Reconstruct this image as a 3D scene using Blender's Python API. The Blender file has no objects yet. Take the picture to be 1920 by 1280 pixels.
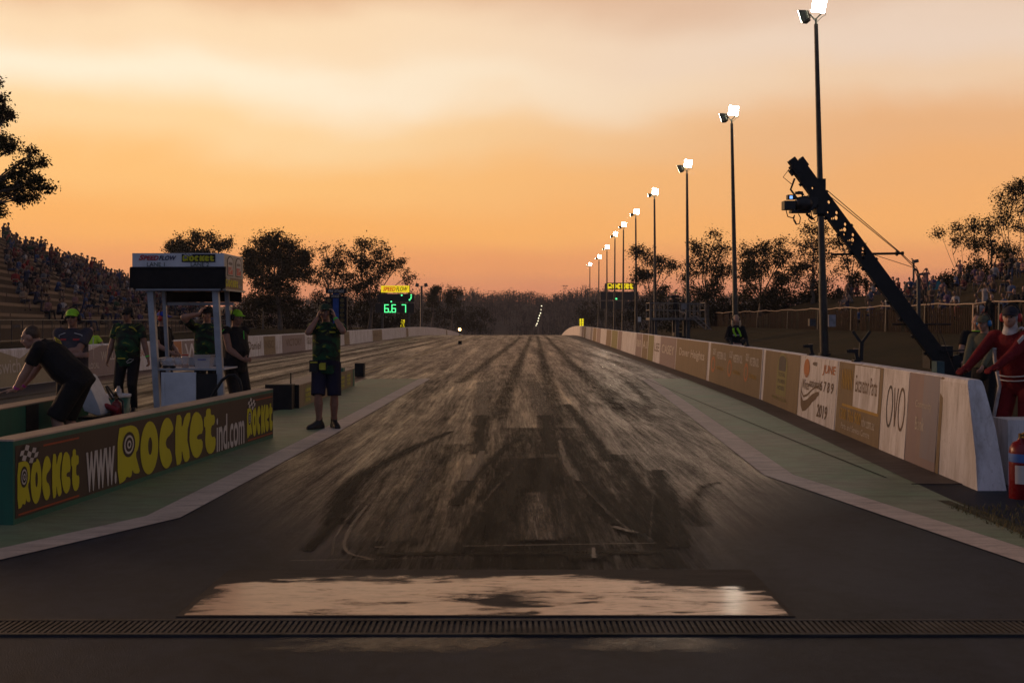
import bpy, math, random
from mathutils import Vector, Matrix
C = bpy.context.scene.collection
R = math.radians
V = Vector
# ---------------------------------------------------------------- picture <-> world (metres; camera at x=0, y=0)
EYE, F, CX, HY = 1.57, 2000.0, 960.0, 600.0
def W(px, py, Y): return V(((px-CX)/F*Y, Y, EYE-(py-HY)/F*Y))
def G(px, py, z=0.0):
    Y = F*(EYE-z)/(py-HY); return V(((px-CX)/F*Y, Y, z))
def S(r, g, b, k=1.0):
    def c(x):
        x /= 255.0
        return (x/12.92 if x <= .04045 else ((x+.055)/1.055)**2.4)*k
    return (c(r), c(g), c(b))
def sm(a, b, x):
    t = min(1, max(0, (x-a)/(b-a))); return t*t*(3-2*t)
# ---------------------------------------------------------------- tagging
def tag(o, label=None, cat=None, group=None, kind=None):
    if label: o['label'] = label
    if cat: o['category'] = cat
    if group: o['group'] = group
    if kind: o['kind'] = kind
    return o
def thing(name, loc, label, cat, group=None):
    o = bpy.data.objects.new(name, None); C.objects.link(o)
    o.location = loc; o.empty_display_size = .2
    return tag(o, label, cat, group)
def copy_tree(o, parent=None):
    c = o.copy(); C.objects.link(c)
    if parent: c.parent = parent
    for ch in list(o.children): copy_tree(ch, c)
    return c
# ---------------------------------------------------------------- mesh builder
def frame(d):
    d = V(d).normalized()
    a = V((0, 0, 1)) if abs(d.z) < .9 else V((1, 0, 0))
    x = a.cross(d).normalized(); y = d.cross(x)
    return x, y, d
class MB:
    def __init__(s): s.v = []; s.f = []; s.m = []; s.s = []
    def add(s, vs, fs, m=0, sm_=False):
        o = len(s.v); s.v += [tuple(p) for p in vs]
        for f in fs:
            s.f.append([i+o for i in f]); s.m.append(m); s.s.append(sm_)
        return s
    def hexa(s, p, m=0):
        return s.add(p, [(3,2,1,0),(4,5,6,7),(0,1,5,4),(1,2,6,5),(2,3,7,6),(3,0,4,7)], m)
    def box(s, a, b, m=0):
        x0,y0,z0 = a; x1,y1,z1 = b
        return s.hexa([(x0,y0,z0),(x1,y0,z0),(x1,y1,z0),(x0,y1,z0),(x0,y0,z1),(x1,y0,z1),(x1,y1,z1),(x0,y1,z1)], m)
    def obox(s, c, sz, X=(1,0,0), Z=(0,0,1), m=0):
        c = V(c); X = V(X).normalized(); Z = V(Z); Z = (Z-X*Z.dot(X)).normalized(); Y = Z.cross(X)
        a,b,d = sz[0]/2, sz[1]/2, sz[2]/2
        return s.hexa([c+X*i*a+Y*j*b+Z*k*d for k in (-1,1) for i,j in ((-1,-1),(1,-1),(1,1),(-1,1))], m)
    def bar(s, p, q, w, h=None, m=0, up=(0,0,1)):
        p, q = V(p), V(q); d = q-p
        if abs(d.normalized().dot(V(up))) > .98: up = (0,1,0)
        return s.obox((p+q)/2, (d.length, w, h or w), d, up, m)
    def cyl(s, p, q, r0, r1=None, n=12, m=0, smooth=True):
        p, q = V(p), V(q); r1 = r0 if r1 is None else r1
        x, y, d = frame(q-p)
        vs = []
        for c, r in ((p, r0), (q, r1)):
            for i in range(n):
                a = 2*math.pi*i/n; vs.append(c+x*r*math.cos(a)+y*r*math.sin(a))
        s.add(vs, [(i,(i+1)%n,n+(i+1)%n,n+i) for i in range(n)], m, smooth)
        return s.add(vs, [tuple(range(n))[::-1], tuple(range(n, 2*n))], m)
    def tube(s, pts, r, n=6, m=0, smooth=True, caps=True):
        pts = [V(p) for p in pts]; k = len(pts)
        rs = r if isinstance(r, (list, tuple)) else [r]*k
        vs = []
        x0 = None
        for i, p in enumerate(pts):
            d = (pts[min(i+1,k-1)]-pts[max(i-1,0)])
            d = d.normalized() if d.length > 1e-9 else V((0,0,1))
            if x0 is None: x0, _, _ = frame(d)
            x = (x0-d*x0.dot(d)); x = x.normalized() if x.length > 1e-6 else frame(d)[0]
            x0 = x; y = d.cross(x)
            for j in range(n):
                a = 2*math.pi*j/n; vs.append(p+x*rs[i]*math.cos(a)+y*rs[i]*math.sin(a))
        fs = [(i*n+j, i*n+(j+1)%n, (i+1)*n+(j+1)%n, (i+1)*n+j) for i in range(k-1) for j in range(n)]
        s.add(vs, fs, m, smooth)
        if caps:
            s.add(vs[:n], [tuple(range(n))[::-1]], m); s.add(vs[-n:], [tuple(range(n))], m)
        return s
    def ell(s, c, r, n=10, m=0, X=(1,0,0), Z=(0,0,1), smooth=True):
        c = V(c); X = V(X).normalized(); Z = V(Z); Z = (Z-X*Z.dot(X)).normalized(); Y = Z.cross(X)
        k = max(4, n//2+1); vs = [c-Z*r[2]]
        for i in range(1, k):
            t = -math.pi/2+math.pi*i/k
            for j in range(n):
                a = 2*math.pi*j/n
                vs.append(c+X*r[0]*math.cos(t)*math.cos(a)+Y*r[1]*math.cos(t)*math.sin(a)+Z*r[2]*math.sin(t))
        vs.append(c+Z*r[2]); L = len(vs)-1
        fs = [(0, 1+(j+1)%n, 1+j) for j in range(n)]
        for i in range(k-2):
            for j in range(n):
                a = 1+i*n; fs.append((a+j, a+(j+1)%n, a+n+(j+1)%n, a+n+j))
        a = 1+(k-2)*n
        fs += [(a+j, a+(j+1)%n, L) for j in range(n)]
        return s.add(vs, fs, m, smooth)
    def cap(s, p, q, r0, r1, n=10, m=0):
        s.cyl(p, q, r0, r1, n, m); s.ell(p, (r0,)*3, n, m); return s.ell(q, (r1,)*3, n, m)
    def loft(s, secs, m=0, smooth=True):
        n = len(secs[0]); vs = [p for c in secs for p in c]; k = len(secs)
        s.add(vs, [(i*n+j, i*n+(j+1)%n, (i+1)*n+(j+1)%n, (i+1)*n+j) for i in range(k-1) for j in range(n)], m, smooth)
        s.add(secs[0], [tuple(range(n))[::-1]], m); return s.add(secs[-1], [tuple(range(n))], m)
    def lathe(s, c, prof, n=20, m=0, smooth=True):
        c = V(c)
        return s.loft([[c+V((r*math.cos(2*math.pi*j/n), r*math.sin(2*math.pi*j/n), z)) for j in range(n)] for r, z in prof], m, smooth)
    def quad(s, a, b, c, d, m=0): return s.add([a,b,c,d], [(0,1,2,3)], m)
    def ngon(s, pts, m=0): return s.add(pts, [tuple(range(len(pts)))], m)
    def flat(s, geo, box, f, m=0, keep=False):
        vs, fs = geo
        x0 = min(p[0] for p in vs); x1 = max(p[0] for p in vs); y0 = min(p[1] for p in vs); y1 = max(p[1] for p in vs)
        u0,v0,u1,v1 = box
        if keep:
            k = min((u1-u0)/(x1-x0), (v1-v0)/(y1-y0))
            cu, cv = (u0+u1)/2, (v0+v1)/2; w, h = (x1-x0)*k/2, (y1-y0)*k/2
            u0,u1,v0,v1 = cu-w,cu+w,cv-h,cv+h
        return s.add([f(u0+(p[0]-x0)/(x1-x0)*(u1-u0), v0+(p[1]-y0)/(y1-y0)*(v1-v0)) for p in vs], fs, m)
    def mesh(s, name, mats=()):
        me = bpy.data.meshes.new(name); me.from_pydata(s.v, [], s.f)
        for m in mats: me.materials.append(m)
        if s.f:
            me.polygons.foreach_set('material_index', s.m); me.polygons.foreach_set('use_smooth', s.s)
        me.update(); return me
    def build(s, name, mats, parent=None, origin=None):
        mats = mats if isinstance(mats, (list, tuple)) else [mats]
        o_ = V(parent.location) if parent else (V(origin) if origin is not None else V((0,0,0)))
        if parent and parent.parent: o_ = o_+V(parent.parent.location)
        if o_.length: s.v = [(a-o_.x, b-o_.y, c-o_.z) for a, b, c in s.v]
        o = bpy.data.objects.new(name, s.mesh(name, mats)); C.objects.link(o)
        if parent: o.parent = parent
        elif origin is not None: o.location = origin
        return o
_tc = {}
def curve_geo(cu):
    o = bpy.data.objects.new('tmp', cu); C.objects.link(o)
    bpy.context.view_layer.update()
    me = bpy.data.meshes.new_from_object(o.evaluated_get(bpy.context.evaluated_depsgraph_get()))
    g = ([(v.co.x, v.co.y) for v in me.vertices], [tuple(p.vertices) for p in me.polygons])
    bpy.data.objects.remove(o); bpy.data.curves.remove(cu); bpy.data.meshes.remove(me)
    return g
def text_geo(t, shear=0, offset=0, space=1.0):
    k = (t, shear, offset, space)
    if k not in _tc:
        cu = bpy.data.curves.new('tmp', 'FONT'); cu.body = t; cu.shear = shear; cu.offset = offset
        cu.space_character = space; cu.resolution_u = 4; cu.fill_mode = 'FRONT'
        _tc[k] = curve_geo(cu)
    return _tc[k]
def shape_geo(key, loops):
    if key not in _tc:
        cu = bpy.data.curves.new('tmp', 'CURVE'); cu.dimensions = '2D'; cu.fill_mode = 'FRONT'
        for lp in loops:
            sp = cu.splines.new('POLY'); sp.points.add(len(lp)-1); sp.use_cyclic_u = True
            for i, (x, y) in enumerate(lp): sp.points[i].co = (x, y, 0, 1)
        _tc[key] = curve_geo(cu)
    return _tc[key]
def smooth_loop(pts, it=2):
    for _ in range(it):
        q = []
        for i in range(len(pts)):
            a, b = pts[i], pts[(i+1) % len(pts)]
            q += [(.75*a[0]+.25*b[0], .75*a[1]+.25*b[1]), (.25*a[0]+.75*b[0], .25*a[1]+.75*b[1])]
        pts = q
    return pts
def oval(cx, cy, rx, ry, n=20): return [(cx+rx*math.cos(2*math.pi*i/n), cy+ry*math.sin(2*math.pi*i/n)) for i in range(n)]
# ---------------------------------------------------------------- materials
def nodes(mat):
    mat.use_nodes = True; nt = mat.node_tree; nt.nodes.clear(); return nt
def N(nt, typ, ins=None, **kw):
    n = nt.nodes.new(typ)
    for k, v in kw.items(): setattr(n, k, v)
    for k, v in (ins or {}).items():
        if isinstance(v, bpy.types.NodeSocket): nt.links.new(v, n.inputs[k])
        else: n.inputs[k].default_value = v
    return n
def mth(nt, op, a, b=0.0, c=None, clamp=False):
    i = {0: a, 1: b}
    if c is not None: i[2] = c
    return N(nt, 'ShaderNodeMath', i, operation=op, use_clamp=clamp).outputs[0]
def mix(nt, f, a, b):
    n = N(nt, 'ShaderNodeMix', data_type='RGBA')
    for k, v in ((0, f), (6, a), (7, b)):
        if isinstance(v, bpy.types.NodeSocket): nt.links.new(v, n.inputs[k])
        else: n.inputs[k].default_value = (v if k == 0 else (*v, 1) if len(v) == 3 else v)
    return n.outputs[2]
def ramp(nt, f, stops, interp='LINEAR'):
    n = N(nt, 'ShaderNodeValToRGB', {0: f}); cr = n.color_ramp; cr.interpolation = interp
    while len(cr.elements) < len(stops): cr.elements.new(.5)
    for e, (p, c) in zip(cr.elements, stops):
        e.position = p; e.color = (*c, 1) if len(c) == 3 else c
    return n.outputs[0]
def noise(nt, vec, scale, detail=4, rough=.55, dist=0.0):
    return N(nt, 'ShaderNodeTexNoise', {'Vector': vec, 'Scale': scale, 'Detail': detail, 'Roughness': rough, 'Distortion': dist}).outputs[0]
def coords(nt, scale=(1,1,1), kind='Object'):
    tc = N(nt, 'ShaderNodeTexCoord')
    return N(nt, 'ShaderNodeMapping', {'Vector': tc.outputs[kind], 'Scale': scale}).outputs[0]
def pbsdf(nt, col, rough=.6, metal=0.0, spec=.5, normal=None, **kw):
    b = N(nt, 'ShaderNodeBsdfPrincipled', {'Base Color': (*col, 1) if isinstance(col, tuple) and len(col) == 3 else col,
          'Roughness': rough, 'Metallic': metal, 'Specular IOR Level': spec, **kw})
    if normal is not None: nt.links.new(normal, b.inputs['Normal'])
    return b
def out(nt, s): N(nt, 'ShaderNodeOutputMaterial', {0: s})
_m = {}
def pm(name, col, rough=.6, var=.25, scale=6, bump=.0, metal=0.0, spec=.4, col2=None, stretch=(1,1,1), amt=None):
    if name in _m: return _m[name]
    m = bpy.data.materials.new(name); nt = nodes(m)
    co = coords(nt, stretch)
    n1 = noise(nt, co, scale, 5, .6)
    c2 = col2 or tuple(c*(1-var) for c in col)
    c1 = col if col2 else tuple(min(.95, c*(1+var)) for c in col)
    fac = ramp(nt, n1, [(.35 if amt is None else amt-.12, (0,0,0)), (.65 if amt is None else amt+.12, (1,1,1))])
    cc = mix(nt, fac, c1, c2)
    rr = mth(nt, 'MULTIPLY_ADD', noise(nt, co, scale*2.3, 3), .3, max(.02, rough-.15))
    nm = None
    if bump:
        nm = N(nt, 'ShaderNodeBump', {'Height': noise(nt, co, scale*5, 5, .65), 'Strength': bump, 'Distance': .02}).outputs[0]
    b = pbsdf(nt, cc, rr, metal, spec, nm); out(nt, b.outputs[0])
    _m[name] = m; return m
def em(name, col, strength):
    if name in _m: return _m[name]
    m = bpy.data.materials.new(name); nt = nodes(m)
    b = N(nt, 'ShaderNodeEmission', {0: (*col, 1), 1: strength}); out(nt, b.outputs[0])
    _m[name] = m; return m
# ---------------------------------------------------------------- terrain
AX = .022
def zr(Y):
    if Y <= 100: return 0.0
    if Y <= 200: return -.0003*(Y-100)**2
    return -3-5*(1-math.exp(-(Y-200)*.012))
def gz(X, Y):
    xr = X-AX*Y
    k = 1.0
    if xr > 12: k = 1-sm(12, 17, xr)
    if xr < -14: k = 1-sm(-14, -20, xr) if xr > -20 else 0.0
    k = k+(1-k)*sm(150, 260, Y)
    z = zr(Y)*k
    if xr > 11: z += 1.0*sm(11, 18.5, xr)*(1-sm(130, 190, Y))
    if X > 20.5: z += min(2.7+1.8*(1-sm(60, 80, Y)), .3*(X-20.5))*sm(25, 50, Y)*(1-sm(100, 135, Y))
    if xr < -13: z += .6*sm(-13, -22, xr)*(1-sm(230, 300, Y)) if xr > -22 else .6*(1-sm(230, 300, Y))
    return z
# ================================================================ camera, sky, sun
sc = bpy.context.scene
cam = bpy.data.cameras.new('camera'); co_ = bpy.data.objects.new('camera', cam); C.objects.link(co_)
cam.sensor_width = 36; cam.lens = 36*F/1920; cam.shift_y = (HY-640)/1920.0
cam.clip_start = .1; cam.clip_end = 4000
cam.dof.use_dof = True; cam.dof.focus_distance = 19; cam.dof.aperture_fstop = 5.0
co_.location = (0, 0, EYE); co_.rotation_euler = (R(90), 0, 0); sc.camera = co_
sc.view_settings.view_transform = 'Standard'; sc.view_settings.look = 'None'
sc.view_settings.exposure = 0; sc.view_settings.gamma = 1
sc.cycles.sample_clamp_indirect = 6; sc.cycles.max_bounces = 6; sc.cycles.transparent_max_bounces = 16
w = bpy.data.worlds.new('World'); sc.world = w; w.use_nodes = True; nt = w.node_tree; nt.nodes.clear()
tc = N(nt, 'ShaderNodeTexCoord'); gen = tc.outputs['Generated']
xyz = N(nt, 'ShaderNodeSeparateXYZ', {0: gen}); x_, y_, z_ = xyz.outputs
st = N(nt, 'ShaderNodeMapping', {'Vector': gen, 'Scale': (1.6, 1.0, 4.6)}).outputs[0]
n1 = noise(nt, st, 1.7, 4, .5, .35); n2 = noise(nt, st, 5.0, 4, .5, .3)
zz = mth(nt, 'ADD', z_, mth(nt, 'MULTIPLY_ADD', n1, .066, -.033))
zz = mth(nt, 'ADD', zz, mth(nt, 'MULTIPLY_ADD', n2, .010, -.005))
n3 = noise(nt, N(nt, 'ShaderNodeMapping', {'Vector': gen, 'Scale': (1.5, 1.0, 2.2), 'Location': (3.1, .4, 1.7)}).outputs[0], 2.2, 3, .5, .4)
zz = mth(nt, 'ADD', zz, mth(nt, 'MULTIPLY', mth(nt, 'MULTIPLY_ADD', n3, .09, -.045), mth(nt, 'MINIMUM', mth(nt, 'MULTIPLY', z_, 5.0), 1.0)))
zz = mth(nt, 'MAXIMUM', zz, 0.0)
lf = ramp(nt, zz, [(0, S(205,128,98)), (.026, S(224,143,100)), (.05, S(240,159,100)), (.09, S(251,178,100)), (.135, S(253,193,120)), (.175, S(253,212,156)),
     (.215, S(254,235,205)), (.245, S(250,218,178)), (.29, S(228,182,142)), (.345, S(186,138,108)), (.46, S(66,56,56)), (.75, S(46,47,57))], 'EASE')
rt = ramp(nt, zz, [(0, S(196,124,104)), (.026, S(217,139,104)), (.05, S(234,157,103)), (.085, S(245,175,106)), (.13, S(238,174,113)), (.17, S(231,176,126)),
     (.21, S(235,200,166)), (.245, S(232,206,184)), (.29, S(220,186,160)), (.345, S(180,140,118)), (.46, S(66,56,56)), (.75, S(46,47,57))], 'EASE')
mr = N(nt, 'ShaderNodeMapRange', {0: x_, 1: -.28, 2: .36}, interpolation_type='SMOOTHSTEP').outputs[0]
front = mix(nt, mr, lf, rt)
bk = N(nt, 'ShaderNodeMapRange', {0: y_, 1: .25, 2: -.45}, interpolation_type='SMOOTHSTEP').outputs[0]
col = mix(nt, bk, front, (.15, .165, .24))
bg = N(nt, 'ShaderNodeBackground', {0: col, 1: 1.07}); N(nt, 'ShaderNodeOutputWorld', {0: bg.outputs[0]})
sun = bpy.data.lights.new('sun', 'SUN'); sun.energy = 2.0; sun.angle = R(14); sun.color = (1.0, .56, .30)
so = bpy.data.objects.new('sun', sun); C.objects.link(so)
so.rotation_euler = V((.80, -.58, -.17)).to_track_quat('-Z', 'Y').to_euler()      # a low glow ahead on the left, behind the smoke

# ================================================================ ground
def grid(name, xs, ys, fz, mat, kind='structure', rel=False):
    vs = [(x+(AX*y if rel else 0), y, fz(x+(AX*y if rel else 0), y)) for y in ys for x in xs]
    n = len(xs)
    fs = [(j*n+i, j*n+i+1, (j+1)*n+i+1, (j+1)*n+i) for j in range(len(ys)-1) for i in range(n-1)]
    b = MB(); b.add(vs, fs, 0, True); o = b.build(name, mat); o['kind'] = kind; return o
def rng(a, b, s):
    n = max(1, round((b-a)/s)); return [a+(b-a)*i/n for i in range(n+1)]
m = bpy.data.materials.new('dry_grass_ground'); nt = nodes(m); co = coords(nt)
g1 = noise(nt, co, .35, 5, .6); g2 = noise(nt, co, 7, 6, .7)
gc = mix(nt, ramp(nt, g1, [(.35, (0,0,0)), (.65, (1,1,1))]), (.050,.034,.015), (.028,.024,.010))
gc = mix(nt, ramp(nt, g2, [(.35, (0,0,0)), (.7, (.8,.8,.8))]), gc, (.028,.024,.012))
bp = N(nt, 'ShaderNodeBump', {'Height': noise(nt, co, 18, 5, .7), 'Strength': .8, 'Distance': .06}).outputs[0]
out(nt, pbsdf(nt, gc, .95, 0, .1, bp).outputs[0]); M_GRASS = m
xs = rng(-700,-120,60)+rng(-110,-45,8)+rng(-42,-10,2)+rng(-9,9,2)+rng(10,48,1.5)+rng(52,110,8)+rng(150,700,60)
ys = rng(-60,-10,10)+rng(-6,60,3)+rng(64,200,4)+rng(210,420,10)+rng(450,1000,50)
grid('ground', xs, ys, lambda x, y: gz(x, y)-.07, M_GRASS)
# ---------------------------------------------------------------- track surface
m = bpy.data.materials.new('rubbered_asphalt'); nt = nodes(m)
tcn = N(nt, 'ShaderNodeTexCoord').outputs['Object']
def mp(sx, sy, rz=-.022): return N(nt, 'ShaderNodeMapping', {'Vector': tcn, 'Scale': (sx, sy, 1), 'Rotation': (0, 0, -rz)}).outputs[0]
sxyz = N(nt, 'ShaderNodeSeparateXYZ', {0: tcn}).outputs
wob = mth(nt, 'MULTIPLY_ADD', noise(nt, mp(.22,.045), 1, 2), 1.0, -.5)
wv = N(nt, 'ShaderNodeCombineXYZ', {0: wob, 1: 0.0, 2: 0.0}).outputs[0]
def mpw(sx, sy):
    a = N(nt, 'ShaderNodeVectorMath', {0: tcn, 1: wv}, operation='ADD').outputs[0]
    return N(nt, 'ShaderNodeMapping', {'Vector': a, 'Scale': (sx, sy, 1), 'Rotation': (0, 0, .022)}).outputs[0]
s1 = noise(nt, mpw(1.3,.04), 1.6, 6, .65, .0)      # broad lanes of laid rubber
s2 = noise(nt, mpw(11,.35), 1.7, 8, .78, .25)          # tyre streaks
s3 = noise(nt, mpw(44,3.5), 1.5, 6, .8)
s5 = noise(nt, mpw(3.2,42), 1.5, 5, .75, .2)      # short scratches across the lane             # fine scratches
s4 = noise(nt, mp(.9,.45), 1.2, 6, .6, .6)          # blotches
gr = noise(nt, mp(30,30), 4, 3, .6)                 # stone
wear = mth(nt, 'ADD', mth(nt, 'MULTIPLY', s1, .36), mth(nt, 'ADD', mth(nt, 'MULTIPLY', s2, .42), mth(nt, 'ADD', mth(nt, 'ADD', mth(nt, 'MULTIPLY', s3, .22), mth(nt, 'MULTIPLY', s5, .20)), mth(nt, 'MULTIPLY', s4, .12))))
wear = N(nt, 'ShaderNodeMapRange', {0: wear, 1: .525, 2: .85}, interpolation_type='SMOOTHSTEP').outputs[0]
near = N(nt, 'ShaderNodeMapRange', {0: mth(nt, 'SUBTRACT', sxyz[1], mth(nt, 'MULTIPLY', mth(nt, 'MAXIMUM', mth(nt, 'SUBTRACT', mth(nt, 'ABSOLUTE', sxyz[0]), .9), 0.0), 1.9)), 1: 5.4, 2: 8.8}, interpolation_type='SMOOTHSTEP').outputs[0]     # the unworn apron behind the start is plain dark asphalt
wear = mth(nt, 'ADD', mth(nt, 'MULTIPLY', wear, near), mth(nt, 'MULTIPLY_ADD', near, -.30, .30))
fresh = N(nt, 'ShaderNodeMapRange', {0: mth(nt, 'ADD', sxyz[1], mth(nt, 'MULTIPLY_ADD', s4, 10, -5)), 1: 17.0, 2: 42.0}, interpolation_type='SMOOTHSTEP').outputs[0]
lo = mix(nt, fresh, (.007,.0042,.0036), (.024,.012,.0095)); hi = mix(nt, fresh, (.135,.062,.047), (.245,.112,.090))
worn = mix(nt, wear, lo, hi)
tar = mix(nt, ramp(nt, mth(nt, 'ADD', mth(nt, 'MULTIPLY', s4, .6), mth(nt, 'MULTIPLY', noise(nt, mp(6,6), 1.5, 8, .75), .4)), [(.40,(0,0,0)),(.60,(1,1,1))]), (.028,.036,.052), (.010,.0135,.022))
colr = mix(nt, near, tar, worn)
colr = mix(nt, ramp(nt, gr, [(.45,(0,0,0)),(.75,(.30,.30,.30))]), colr, (.006,.005,.005))
rg = mth(nt, 'MULTIPLY_ADD', wear, -.50, .66)
rg = mth(nt, 'ADD', rg, mth(nt, 'MULTIPLY_ADD', near, -.06, .06))
spc = mth(nt, 'MULTIPLY', mth(nt, 'MULTIPLY_ADD', wear, .75, .06), mth(nt, 'MULTIPLY_ADD', near, .6, .4))
hgt = mth(nt, 'ADD', mth(nt, 'MULTIPLY', mth(nt, 'ADD', mth(nt, 'ADD', s3, s5), s2), mth(nt, 'MULTIPLY', near, .6)), mth(nt, 'MULTIPLY', gr, .7))
bp = N(nt, 'ShaderNodeBump', {'Height': hgt, 'Strength': .55, 'Distance': .012}).outputs[0]
out(nt, pbsdf(nt, colr, rg, 0, spc, bp).outputs[0]); M_TRACK = m
grid('track', rng(-12.3,4.9,1.2), rng(-30,90,6)+rng(93,340,3), lambda x, y: zr(y), M_TRACK, rel=True)
M_ROAD = pm('old_bitumen', (.05,.042,.04), .8, .35, 1.2, .5)
grid('service_road', rng(-19,-13.6,1.5), rng(-20,140,5), lambda x, y: gz(x, y)-.045, M_ROAD, rel=True)
# ---------------------------------------------------------------- concrete pads, painted lines
def painted(name, c1, c2, dirt, rough=.55):
    m = bpy.data.materials.new(name); nt = nodes(m); co = coords(nt)
    a = noise(nt, co, .9, 5, .6, .4); b = noise(nt, coords(nt, (2.5, 9, 1)), 1.0, 6, .7, .3); c = noise(nt, co, 40, 4, .7)
    cc = mix(nt, ramp(nt, a, [(.35,(0,0,0)),(.65,(1,1,1))]), c1, c2)
    cc = mix(nt, ramp(nt, b, [(.45,(0,0,0)),(.72,(.75,.75,.75))]), cc, dirt)
    cc = mix(nt, ramp(nt, c, [(.55,(0,0,0)),(.78,(.6,.6,.6))]), cc, tuple(x*.4 for x in dirt))
    bp = N(nt, 'ShaderNodeBump', {'Height': c, 'Strength': .3, 'Distance': .01}).outputs[0]
    rr = mth(nt, 'MULTIPLY_ADD', b, .3, rough-.15)
    out(nt, pbsdf(nt, cc, rr, 0, .4, bp).outputs[0]); return m
M_PAD = painted('green_painted_concrete', (.165,.250,.130), (.225,.235,.145), (.14,.125,.085))
M_LINE = painted('worn_white_line', (.62,.50,.41), (.52,.42,.34), (.26,.20,.16), .6)
M_GUT = painted('gutter_concrete', (.10,.075,.058), (.075,.055,.042), (.05,.037,.03), .7)
M_YEL = painted('worn_yellow_line', (.36,.25,.11), (.30,.21,.10), (.16,.11,.07), .6)
LL = [(-4.6,4.0),(-3.55,6.9),(-2.78,8.5),(-2.60,14.3),(-2.33,28.5)]
RL = [(4.5,3.6),(3.45,6.9),(2.70,10.8),(3.05,17.5),(3.60,28.5)]
def strip(pts, wd, z, inward=0.0):
    b = MB(); L = []
    for i, p in enumerate(pts):
        a, c = V(pts[max(0,i-1)]), V(pts[min(len(pts)-1,i+1)]); d = (c-a).normalized(); nn = V((d.y, -d.x))
        L += [(*(V(p)-nn*wd/2), z), (*(V(p)+nn*wd/2), z)]
    b.add(L, [(2*i, 2*i+1, 2*i+3, 2*i+2) for i in range(len(pts)-1)]); return b
def subdiv(pts, s=.6):
    o = [pts[0]]
    for a, b in zip(pts, pts[1:]):
        n = max(1, int(math.dist(a, b)/s))
        o += [(a[0]+(b[0]-a[0])*i/n, a[1]+(b[1]-a[1])*i/n) for i in range(1, n+1)]
    return o
def rounded(pts):
    q = [pts[0]]
    for a, b in zip(pts, pts[1:]):
        L = min(.45, .55/max(.1, math.dist(a, b)))*(1 if len(pts) < 9 else .6); q += [((1-L)*a[0]+L*b[0], (1-L)*a[1]+L*b[1]), (L*a[0]+(1-L)*b[0], L*a[1]+(1-L)*b[1])]
    return q+[pts[-1]]
LLs, RLs = subdiv(LL, .8), subdiv(RL, .8)
b = MB(); L = [(x, y, .003) for x, y in LLs]; b.add(L+[(min(-4.1, x-.3) if y < 19 else -3.9, y, .003) for x, y in LLs], [(i, i+1, len(L)+i+1, len(L)+i) for i in range(len(L)-1)])
o = b.build('left_apron', M_PAD); o['kind'] = 'structure'
def wallx(Y):
    P = [(-30,2.6),(9.8,4.28),(20.9,4.90),(30.5,5.12),(70,5.95),(95,6.42),(330,11.6)]
    for (a, xa), (c, xc) in zip(P, P[1:]):
        if Y <= c: return xa+(xc-xa)*(Y-a)/(c-a)
    return P[-1][1]
RP = [(x, y) for x, y in RLs if y >= 3]
b = MB(); L = [(x, y, .003) for x, y in RP]
def padr(x, y):
    e = wallx(y)-.42
    if y < 10.5: e = min(e, 3.9+(y-10.5)*.02 if y > 7.9 else 3.9)
    return max(x+.05, e)
b.add(L+[(padr(x, y), y, .003) for x, y in RP], [(i, len(L)+i, len(L)+i+1, i+1) for i in range(len(L)-1)])
o = b.build('right_apron', M_PAD); o['kind'] = 'structure'
b = MB(); Ys = rng(10.2, 110, 3); n = len(Ys)
b.add([(wallx(y)-.43-(.012*max(0,y-30)), y, zr(y)+.006) for y in Ys]+[(wallx(y)+.05, y, zr(y)+.006) for y in Ys], [(i, n+i, n+i+1, i+1) for i in range(n-1)])
b.quad((3.82,10.2,.010),(3.82,10.2,-.09),(4.4,10.2,-.09),(4.4,10.2,.010))
o = b.build('gutter', M_GUT); o['kind'] = 'structure'
b = strip([(3.56,28.4),(3.6,20),(3.66,14),(3.72,10.6)], .02, .0075); o = b.build('expansion_joint', pm('joint_dark', (.015,.012,.01), .9)); o['kind'] = 'structure'
for nme, P in (('left_edge_line', LLs), ('right_edge_line', RLs)):
    o = strip(P, .30, .006).build(nme, M_LINE); o['kind'] = 'structure'
b = MB()
for off in (-5.25, -4.98):
    Ys = rng(27, 180, 3); k = len(b.v)
    for y in Ys: b.v += [(off+AX*y-.005*(y-27)-.05, y, zr(y)+.006), (off+AX*y-.005*(y-27)+.05, y, zr(y)+.006)]
    for i in range(len(Ys)-1): b.f.append([k+2*i, k+2*i+1, k+2*i+3, k+2*i+2]); b.m.append(0); b.s.append(False)
o = b.build('centre_lines', M_YEL); o['kind'] = 'structure'
# verge of dry grass beside the wall end
M_VERGE = pm('short_verge_grass', (.095,.080,.034), .95, .4, 9, .9, col2=(.055,.044,.022))
b = MB(); b.add([(3.7,10.19,-.05),(4.9,10.19,-.05),(16,10.19,-.05),(16,2,-.05),(4.35,2,.008),(3.75,7.2,.008),(3.7,9.2,.008)], [(0,1,2,3,4,5,6)])
o = b.build('verge', M_VERGE); o['kind'] = 'structure'
b = MB(); rnd = random.Random(5)
for i in range(7000):
    x = 3.66+rnd.random()**1.2*3.2; y = rnd.uniform(5.5, 10.2)
    if y < 7.2 and x < 3.75+(7.2-y)*.2: continue
    z = -.05 if y > 9 else .0
    a = rnd.uniform(0, 6.28); h = rnd.uniform(.015, .06); c_, s_ = math.cos(a)*.005, math.sin(a)*.005
    lx, ly = rnd.uniform(-.03,.03), rnd.uniform(-.03,.03)
    b.add([(x-c_,y-s_,z),(x+c_,y+s_,z),(x+lx,y+ly,z+h)], [(0,1,2)])
o = b.build('grass', pm('grass_blades', (.15,.13,.055), .9, .4, 3, col2=(.09,.08,.035))); o['kind'] = 'stuff'
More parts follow.
